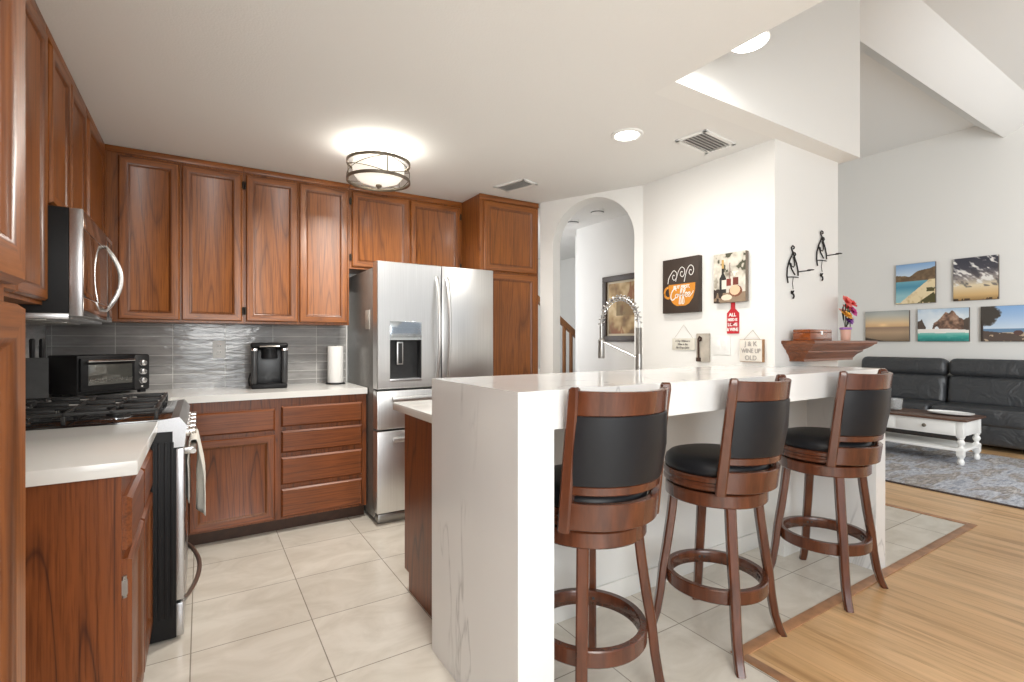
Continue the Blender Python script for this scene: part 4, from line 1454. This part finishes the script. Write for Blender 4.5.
# crown moulding shelf
def crown_shelf():
    x0, x1, yw = 2.925, 3.700, WY - .0015
    b = B((3.3, WY, 1.2))
    prof = [(0.105, 1.128), (0.105, 1.142), (0.098, 1.150), (0.088, 1.165), (0.070, 1.178), (0.062, 1.184), (0.062, 1.192), (0.040, 1.205), (0.018, 1.222), (0.012, 1.230), (0.004, 1.232), (0.0, 1.238), (0.0, 1.252)]
    full = .190
    rings = []
    for ins, z in prof:
        rings.append([(x0 + ins * .85, yw, z), (x0 + ins * .85, yw - full + ins, z), (x1 - ins * .85, yw - full + ins, z), (x1 - ins * .85, yw, z)])
    b.ring_loft(rings)
    o = b.obj('mantel_shelf', [OAK_SH], sharp=25)
    return tag(o, 'reddish brown crown moulding shelf on the wall end above the bar', 'shelf')


OAK_SH = oak('shelf_wood_across', 0, (.22, .070, .024, 1), (.10, .03, .011, 1))
crown_shelf()
t = thing('wooden_box', 'small glossy red brown wooden box on the mantel shelf', 'box', (3.105, 1.565, 1.2525), 0)
M_MAH = oak('mahogany_box_wood', 0, (.30, .075, .016, 1), (.16, .036, .009, 1), .15, .6)
b = B(); b.box(-.125, .125, -.050, .050, 0, .045, .003); b.obj('base', M_MAH, t)
b = B(); b.box(-.125, .125, -.050, .050, .046, .066, .004); b.obj('lid', M_MAH, t)
b = B(); b.box(-.012, .012, -.053, -.049, .034, .056, .001); b.obj('clasp', M_CHROME, t)

t = thing('flower_vase', 'pale pink vase on the right end of the mantel shelf', 'vase', (3.530, 1.575, 1.2525))
b = B(); b.lathe([(.024, 0), (.027, .006), (.028, .04), (.031, .085), (.029, .087), (.027, .083), (.024, .04), (.021, .008)], n=28)
b.obj('vessel', mat('pink_ceramic', srgb(224, 176, 158), .35, noise=(10, .05)), t)
b = B(); b.lathe([(.0295, .070), (.0335, .074), (.0345, .082), (.0305, .085)], n=28, cap=False); b.obj('ribbon', mat('violet_ribbon', srgb(160, 110, 190), .5, noise=(60, .25)), t)
fl = [(-.020, -.006, .245, .032, (226, 104, 96)), (.012, .004, .260, .024, (238, 146, 132)), (.050, -.004, .235, .030, (222, 70, 66)), (.038, .010, .205, .028, (230, 84, 84)), (.062, -.006, .185, .028, (196, 62, 140)), (.078, .008, .205, .022, (186, 70, 160)), (-.030, -.012, .155, .032, (226, 166, 64)), (-.008, .014, .180, .026, (236, 170, 160)), (.016, -.014, .135, .022, (150, 84, 170)), (.040, .0, .120, .02, (170, 100, 180)), (-.006, -.016, .118, .020, (120, 70, 150))]
M_STEM = mat('dark_green_stem', srgb(52, 60, 38), .6, noise=(30, .2))
bq = thing('flower_bouquet', 'bunch of coral, pink, purple and yellow flowers in the pink vase', 'flowers', (3.530, 1.575, 1.2625))
for i, (x, y, z, r, cc) in enumerate(fl):
    z -= .01
    b = B(); b.tube([(0.2 * x, 0.2 * y, .004), (.22 * x, .3 * y, .085), (x, y, z - .01)], .0022, 6); b.obj('stem', M_STEM, bq)
    b = B()
    for ring, (nn, tilt, sc) in enumerate(((7, 20, 1.0), (6, 50, .8), (4, 75, .55))):
        for k in range(nn):
            a = 2 * PI * k / nn + ring * .4 + i
            Mx = Matrix.Translation((x, y, z)) @ Matrix.Rotation(math.radians(62 - 9 * (i % 4)), 4, 'X') @ Matrix.Rotation(a, 4, 'Z') @ Matrix.Rotation(-math.radians(tilt), 4, 'Y') @ Matrix.Scale(r * sc * 1.45, 4)
            pet = [(0, 0, 0), (.45, -.30, .06), (.85, -.32, .02), (1.05, 0, -.04), (.85, .32, .02), (.45, .30, .06)]
            vs = [b.bm.verts.new(Mx @ Vector(p)) for p in pet]
            ce = b.bm.verts.new(Mx @ Vector((.55, 0, .10)))
            for q in range(6):
                b.bm.faces.new((vs[q], vs[(q + 1) % 6], ce))
    o = b.obj('blossom', mat('petal_%d_%d_%d' % cc, srgb(*cc), .6, noise=(60, .12)), bq, sharp=180)
for x, y, z in ((-.045, .0, .20), (.02, .02, .22), (-.012, -.02, .215), (.03, -.02, .165)):
    b = B(); Mx = Matrix.Translation((x * .4, y, z - .10)) @ Matrix.Rotation(x * 4, 4, 'Y')
    vs = [b.bm.verts.new(Mx @ Vector(p)) for p in ((0, 0, 0), (.010, .002, .04), (.012, .004, .07), (0, 0, .11), (-.012, .004, .07), (-.010, .002, .04))]
    b.bm.faces.new(vs); lf = b.obj('leaf', M_STEM, bq); sm = lf.modifiers.new('thick', 'SOLIDIFY'); sm.thickness = .001

# ------------------------------------------------------------------ hallway: picture and stair rail
t = thing('framed_picture', 'dark framed golden brown picture on the hallway wall seen through the arch', 'picture', (3.40, 3.36, 1.562))
fw, fh = .68, .635
b = B()
for (a, e, c_, d_) in ((-fw / 2, fw / 2, fh / 2 - .055, fh / 2), (-fw / 2, fw / 2, -fh / 2, -fh / 2 + .055), (-fw / 2, -fw / 2 + .055, -fh / 2 + .055, fh / 2 - .055), (fw / 2 - .055, fw / 2, -fh / 2 + .055, fh / 2 - .055)):
    b.box(-.028, -.0005, a, e, c_, d_, .006)
b.obj('frame', mat('espresso_frame', srgb(62, 50, 42), .4, noise=(20, .15)), t)
b = B(); b.box(-.010, -.0008, -fw / 2 + .052, fw / 2 - .052, -fh / 2 + .052, fh / 2 - .052); b.obj('mat_board', mat('pale_mat_board', srgb(206, 194, 170), .7, noise=(10, .03)), t)
def hallpic(U, V):
    n = fbm(U, V, 5, 5, 21); m = fbm(U, V, 9, 4, 31)
    c = grad(n, [(.25, (120, 92, 58)), (.5, (176, 146, 100)), (.75, (214, 192, 150))])
    c = blend(c, np.clip((m - .55) * 5, 0, .8), (140, 86, 52))
    c = blend(c, ((np.abs(V - .52) < .16) & (np.abs(U - .5) < .3)) * np.clip((n - .3) * 2, 0, .7), (104, 84, 48))
    return c
print_mesh('print', Vector((-.0108, fw / 2 - .075, -fh / 2 + .075)), U_, ZV, N_, fw - .15, fh - .15, hallpic, t)

t = thing('stair_railing', 'oak stair handrail with wooden balusters at the end of the hallway', 'stair railing', (3.5, 4.75, 0))
T = t.location.copy()
M_RAIL = oak('rail_wood', 2, (.34, .15, .055, 1), (.2, .08, .03, 1))
P0, P1 = Vector((3.20, 4.75, 1.83)), Vector((4.45, 4.75, 0.93))
b = B(T); b.prism([(0, -.035), (0, .035), ((P1 - P0).x, (P1 - P0).z + .035), ((P1 - P0).x, (P1 - P0).z - .035)], P0 + YV * -.03, XV, ZV, (0, .06, 0)); b.obj('handrail', M_RAIL, t)
for i in range(11):
    x = 3.30 + .105 * i
    zt = P0.z + (P1.z - P0.z) * (x - P0.x) / (P1.x - P0.x)
    k = B(T); k.box(x - .017, x + .017, 4.733, 4.767, max(0, zt - .86), zt - .02, .003); k.obj('baluster', M_RAIL, t)
b = B(T); b.box(3.16, 3.23, 4.715, 4.785, 0, 1.90, .004); b.obj('newel_post', mat('dark_newel', srgb(80, 60, 46), .5, noise=(10, .2)), t)
b = B()
for i in range(5):
    b.box(3.24 + .23 * (4 - i) - .0, 3.24 + .23 * (5 - i), 4.72, 5.89, 0, .185 * (i + 1), .004)
struct(b.obj('stairs', M_WALL))

# ------------------------------------------------------------------ living room: rug, table, sofa, pictures
b = B((6.2, 1.7, 0)); b.box(5.185, 7.28, -0.4, 3.5, 0.0005, 0.014, .004); b.box(5.165, 5.190, -0.4, 3.5, 0.0005, 0.012, .003, mi=1); b.box(7.275, 7.295, -0.4, 3.5, 0.0005, 0.012, .003, mi=1)
tag(b.obj('area_rug', [M_RUG, mat('rug_binding', srgb(70, 60, 58), .9, noise=(40, .2))]), 'distressed blue grey and taupe area rug under the coffee table', 'rug')

TXA, TXB, TYA, TYB = 6.36, 6.93, 1.76, 2.96
RZ = .0142
t = thing('coffee_table', 'white coffee table with dark wood top, drawers and lower shelf on the rug', 'coffee table', (6.65, 2.36, RZ))
T = t.location.copy()
b = B(T); b.box(TXA, TXB, TYA, TYB, .450, .472, .004); b.obj('table_top', oak('dark_table_wood', 1, (.115, .055, .034, 1), (.05, .024, .016, 1), .35, .1), t)
b = B(T); b.box(TXA + .035, TXB - .035, TYA + .035, TYB - .035, .300, .449, .003); b.obj('apron', M_WHITE, t)
for y in (TYA + .10, (TYA + TYB) / 2 + .015):
    b = B(T); b.box(TXA + .028, TXA + .036, y, y + .485, .318, .436, .003); dw = b.obj('drawer', M_WHITE, t)
    k = B(T); k.lathe([(.008, 0), (.008, .010), (.018, .016), (.019, .022), (.010, .028)], (TXA + .028, y + .2425, .377), 16, (-1, 0, 0)); k.obj('knob', M_BRONZE, dw)
b = B(T); b.box(TXA + .03, TXB - .03, TYA + .03, TYB - .03, .148, .176, .004); b.obj('shelf', M_WHITE, t)
for x in (TXA + .062, TXB - .062):
    for y in (TYA + .062, TYB - .062):
        b = B(T)
        b.lathe([(.020, RZ), (.027, .022), (.030, .045), (.024, .064), (.019, .074), (.028, .086), (.030, .10)], (x, y, 0), 20)
        b.box(x - .030, x + .030, y - .030, y + .030, .098, .185, .003)
        b.lathe([(.029, .183), (.020, .194), (.019, .204), (.030, .222), (.034, .240), (.026, .258), (.020, .266), (.029, .278), (.029, .290)], (x, y, 0), 20)
        b.box(x - .030, x + .030, y - .030, y + .030, .288, .450, .003)
        b.obj('leg', M_WHITE, t)
GX, GY, GZ = 6.62, 2.44, .4865
b = B((GX, GY, GZ)); b.lathe([(.01, 0), (.050, 0), (.053, .004), (.064, .118), (.060, .118), (.050, .012), (.01, .010)], (GX, GY, GZ), 32, cap=False)
tag(b.obj('drinking_glass', mat('frosted_glass', (.85, .85, .84, 1), .12, trans=.75, ior=1.3)), 'clear glass tumbler on the coffee table', 'glass')
t = thing('oval_tray', 'white oval tray lying on the coffee table', 'tray', (6.70, 1.985, .4865), math.radians(90))
b = B()
rings = []
for r, z in ((.90, .0), (1.0, .004), (1.06, .016), (1.03, .017), (.97, .007), (.88, .004)):
    rings.append([(.185 * r * math.cos(2 * PI * i / 40), .125 * r * math.sin(2 * PI * i / 40), z) for i in range(40)])
b.ring_loft(rings); b.obj('dish', M_PLAST, t)

t = thing('sofa', 'black leather sofa with headrests against the living room far wall', 'sofa', (8.0, 1.7, 0))
T = t.location.copy()
sy = [3.450, 2.450, 1.510, 0.570]
SXF, SXB = 7.56, 8.46
b = B(T); b.box(SXF + .02, SXB, sy[-1], sy[0], .06, .30, .03, 3); b.obj('base', M_SOFA, t)
for x in (SXF + .08, SXB - .08):
    for y in (sy[0] - .1, sy[1], sy[2], sy[-1] + .1):
        b = B(T); b.cyl((x, y, 0), (x, y, .065), .03, n=12); b.obj('foot', M_BLACKM, t)
def cushion(name, x0, x1, y0, y1, z0, z1, r, M=None, par=None):
    b = B(T); b.box(x0, x1, y0, y1, z0, z1, r, 5, M=M)
    return b.obj(name, M_SOFA, par or t, sharp=60)
for i in range(3):
    ya, yb = sy[i + 1] + .006, sy[i] - .006
    cushion('seat_cushion', SXF, SXF + .66, ya, yb, .27, .475, .055)
    Mx = Matrix.Translation((SXF + .60, 0, .46)) @ Matrix.Rotation(math.radians(9), 4, 'Y') @ Matrix.Translation((-(SXF + .60), 0, -.46))
    cushion('back_cushion', SXF + .52, SXF + .74, ya, yb, .43, .815, .07, Mx)
    cushion('headrest', SXF + .50, SXF + .71, ya, yb, .80, 1.030, .075, Mx)
b = B(T); b.box(SXF + .70, SXB, sy[-1], sy[0], .28, .80, .05, 3); b.obj('back_frame', M_SOFA, t)

PX = XW - .001
def far_picture(label, y0, y1, z0, z1, fn, seed=0):
    yc, zc = (y0 + y1) / 2, (z0 + z1) / 2
    w_, h_ = abs(y0 - y1), z1 - z0
    t = thing('canvas_picture', label, 'picture', (PX, yc, zc), 0, 'beach photographs above the sofa')
    b = B(); b.box(-.035, -.0005, -w_ / 2, w_ / 2, -h_ / 2, h_ / 2, .002); b.obj('canvas', mat('canvas_edge', srgb(96, 86, 78), .7, noise=(20, .2)), t)
    print_mesh('print', Vector((-.0358, w_ / 2 - .002, -h_ / 2 + .002)), U_, ZV, N_, w_ - .004, h_ - .004, fn, t)


def pic_cove(U, V):
    c = grad(V, [(.70, (196, 212, 226)), (1, (128, 164, 204))])
    hill = .70 + .16 * U + .05 * vnoise(U, V * 0, 7, 1, 2) - .10 * np.exp(-((U - .35) / .14) ** 2)
    c = blend(c, (V < hill), (104, 84, 62)); c = blend(c, (V < hill) * np.clip(fbm(U, V, 10, 10, 4) * 1.6 - .6, 0, .7), (150, 122, 90))
    sea = grad(V, [(.2, (148, 190, 196)), (.42, (78, 140, 164)), (.58, (112, 168, 182))])
    m = (V < .56)
    c = np.where(m[..., None], sea, c)
    sand = (V < .58 - .55 * np.clip(1.15 - U * 1.35, 0, 1)) & (V < .58)
    c = blend(c, sand, (228, 208, 168)); c = blend(c, sand * np.clip(fbm(U, V, 9, 9, 7) * 2 - 1.05, 0, .6), (176, 146, 100))
    c = blend(c, ((V < .26 * np.clip((U - .55) * 2.4, 0, 1)) | ((np.abs(V - .33) < .05) & (U > .78))) & (fbm(U, V, 12, 12, 9) > .35), (84, 78, 44))
    return c
def pic_clouds(U, V):
    c = grad(V, [(0, (150, 118, 74)), (.12, (206, 170, 116)), (.35, (224, 206, 172)), (.5, (150, 140, 134)), (.75, (70, 68, 76)), (1, (56, 56, 66))])
    n = fbm(U + V * .3, V + .35 * U, 7, 12, 12)
    c = blend(c, np.clip((n - .56) * 7, 0, 1) * (V > .34), (226, 222, 216))
    c = blend(c, np.clip((.42 - n) * 6, 0, .6) * (V > .30) * (V < .75), (60, 58, 64))
    c = blend(c, (V < .05) & (fbm(U, V, 14, 3, 3) > .5), (70, 54, 38))
    return c
def pic_sunset(U, V):
    c = grad(V, [(0, (120, 100, 80)), (.10, (150, 128, 104)), (.30, (180, 152, 122)), (.46, (150, 124, 102)), (.50, (216, 176, 130)), (.62, (222, 192, 150)), (.85, (186, 184, 174)), (1, (168, 172, 170))])
    g = np.exp(-(((U - .42) / .10) ** 2 + ((V - .54) / .05) ** 2))
    c = blend(c, g * .9, (252, 214, 158))
    c = blend(c, (V < .13 - .26 * U), (70, 58, 48))
    v = np.sqrt(((U - .5) / .62) ** 2 + ((V - .5) / .72) ** 2)
    return c * (1 - .18 * np.clip(v - .6, 0, 1))[..., None]
def pic_arch(U, V):
    c = grad(V, [(.4, (224, 230, 234)), (.8, (204, 216, 226)), (1, (168, 192, 214))])
    c = blend(c, np.clip(fbm(U, V, 4, 4, 40) * 2 - .9, 0, .8), (236, 238, 238))
    pk = np.interp(U, [0, .08, .16, .17, .29, .33, .40, .50, .56, .62, .68, .74, .82, .90, 1.0], [.60, .68, .48, .36, .36, .58, .62, .78, .90, .84, .92, .86, .70, .66, .70])
    pk = pk + .04 * (vnoise(U, V * 0, 22, 1, 6) - .5)
    rock = (V < pk) & (V > .30)
    hole = (((U - .385) / .045) ** 2 + ((V - .36) / .10) ** 2 < 1)
    n = fbm(U, V, 12, 9, 14)
    rc = grad(n, [(.25, (84, 64, 54)), (.55, (146, 112, 92)), (.8, (184, 150, 126))])
    m = rock & ~hole
    c = np.where(m[..., None], rc, c)
    c = blend(c, ((U < .17) | (U > .90)) & m, (84, 72, 64))
    sand = (V < .38 - .10 * np.clip(U - .6, 0, 1)) & (V > .24)
    c = blend(c, sand, (236, 230, 222))
    wat = grad(V, [(0, (34, 112, 110)), (.14, (60, 160, 146)), (.27, (150, 200, 190))])
    wm = V < .27 + .04 * (vnoise(U, V * 0, 8, 1, 9) - .5)
    c = np.where(wm[..., None], wat, c)
    return blend(c, wm * np.clip(fbm(U, V, 8, 20, 19) * 2 - 1.1, 0, .6), (120, 190, 180))
def pic_tree(U, V):
    c = grad(V, [(.34, (206, 218, 230)), (.7, (160, 188, 220)), (1, (132, 170, 214))])
    c = blend(c, (V < .36) & (V > .25), (104, 136, 166))
    c = blend(c, (V <= .25), (190, 168, 142))
    c = blend(c, (V < .20 + .16 * np.clip(.7 - U, 0, 1)) & (fbm(U, V, 9, 9, 2) > .30), (88, 74, 66))
    e = ((U - .08) / .30) ** 2 + ((V - .78) / .36) ** 2 + .8 * (fbm(U, V, 11, 11, 8) - .5)
    c = blend(c, np.clip((1 - e) * 4, 0, 1), (66, 60, 54))
    c = blend(c, (np.abs(U - .02) < .03) & (V < .6), (58, 48, 42))
    e = ((U - .70) / .09) ** 2 + ((V - .24) / .07) ** 2
    return blend(c, (e < 1), (92, 66, 60))


S_ = XW - .036
def ypix(u):
    k = (u - 512) / F_PX
    Fx, Fy = math.sin(YAW), math.cos(YAW)
    dx, dy = Fx + Fy * k, Fy - Fx * k
    return S_ * dy / dx, S_ / dx
def zpix(u, v):
    return 1.25 + (340.5 - v) / F_PX * ypix(u)[1]
for label, (u0, u1, va, vb), fn in (
        ('canvas of a sandy cove with blue water, upper left above the sofa', (895.8, 935.4, 265.0, 304.0), pic_cove),
        ('canvas of dark sky with white streaked clouds, upper right above the sofa', (953.2, 998.6, 258.8, 300.8), pic_clouds),
        ('hazy orange sunset canvas, lower left above the sofa', (865.3, 909.2, 311.5, 341.0), pic_sunset),
        ('canvas of a brown sea arch rock over teal water, lower middle above the sofa', (917.6, 969.2, 309.0, 341.0), pic_arch),
        ('canvas of a dark tree by a blue beach, cut off at lower right', (980.6, 1036.0, 306.2, 341.0), pic_tree)):
    ya, yb = ypix(u0)[0], ypix(u1)[0]
    zt = zpix(u0, va); zb = zpix(u0, vb)
    far_picture(label, ya, yb, zb, zt, fn)
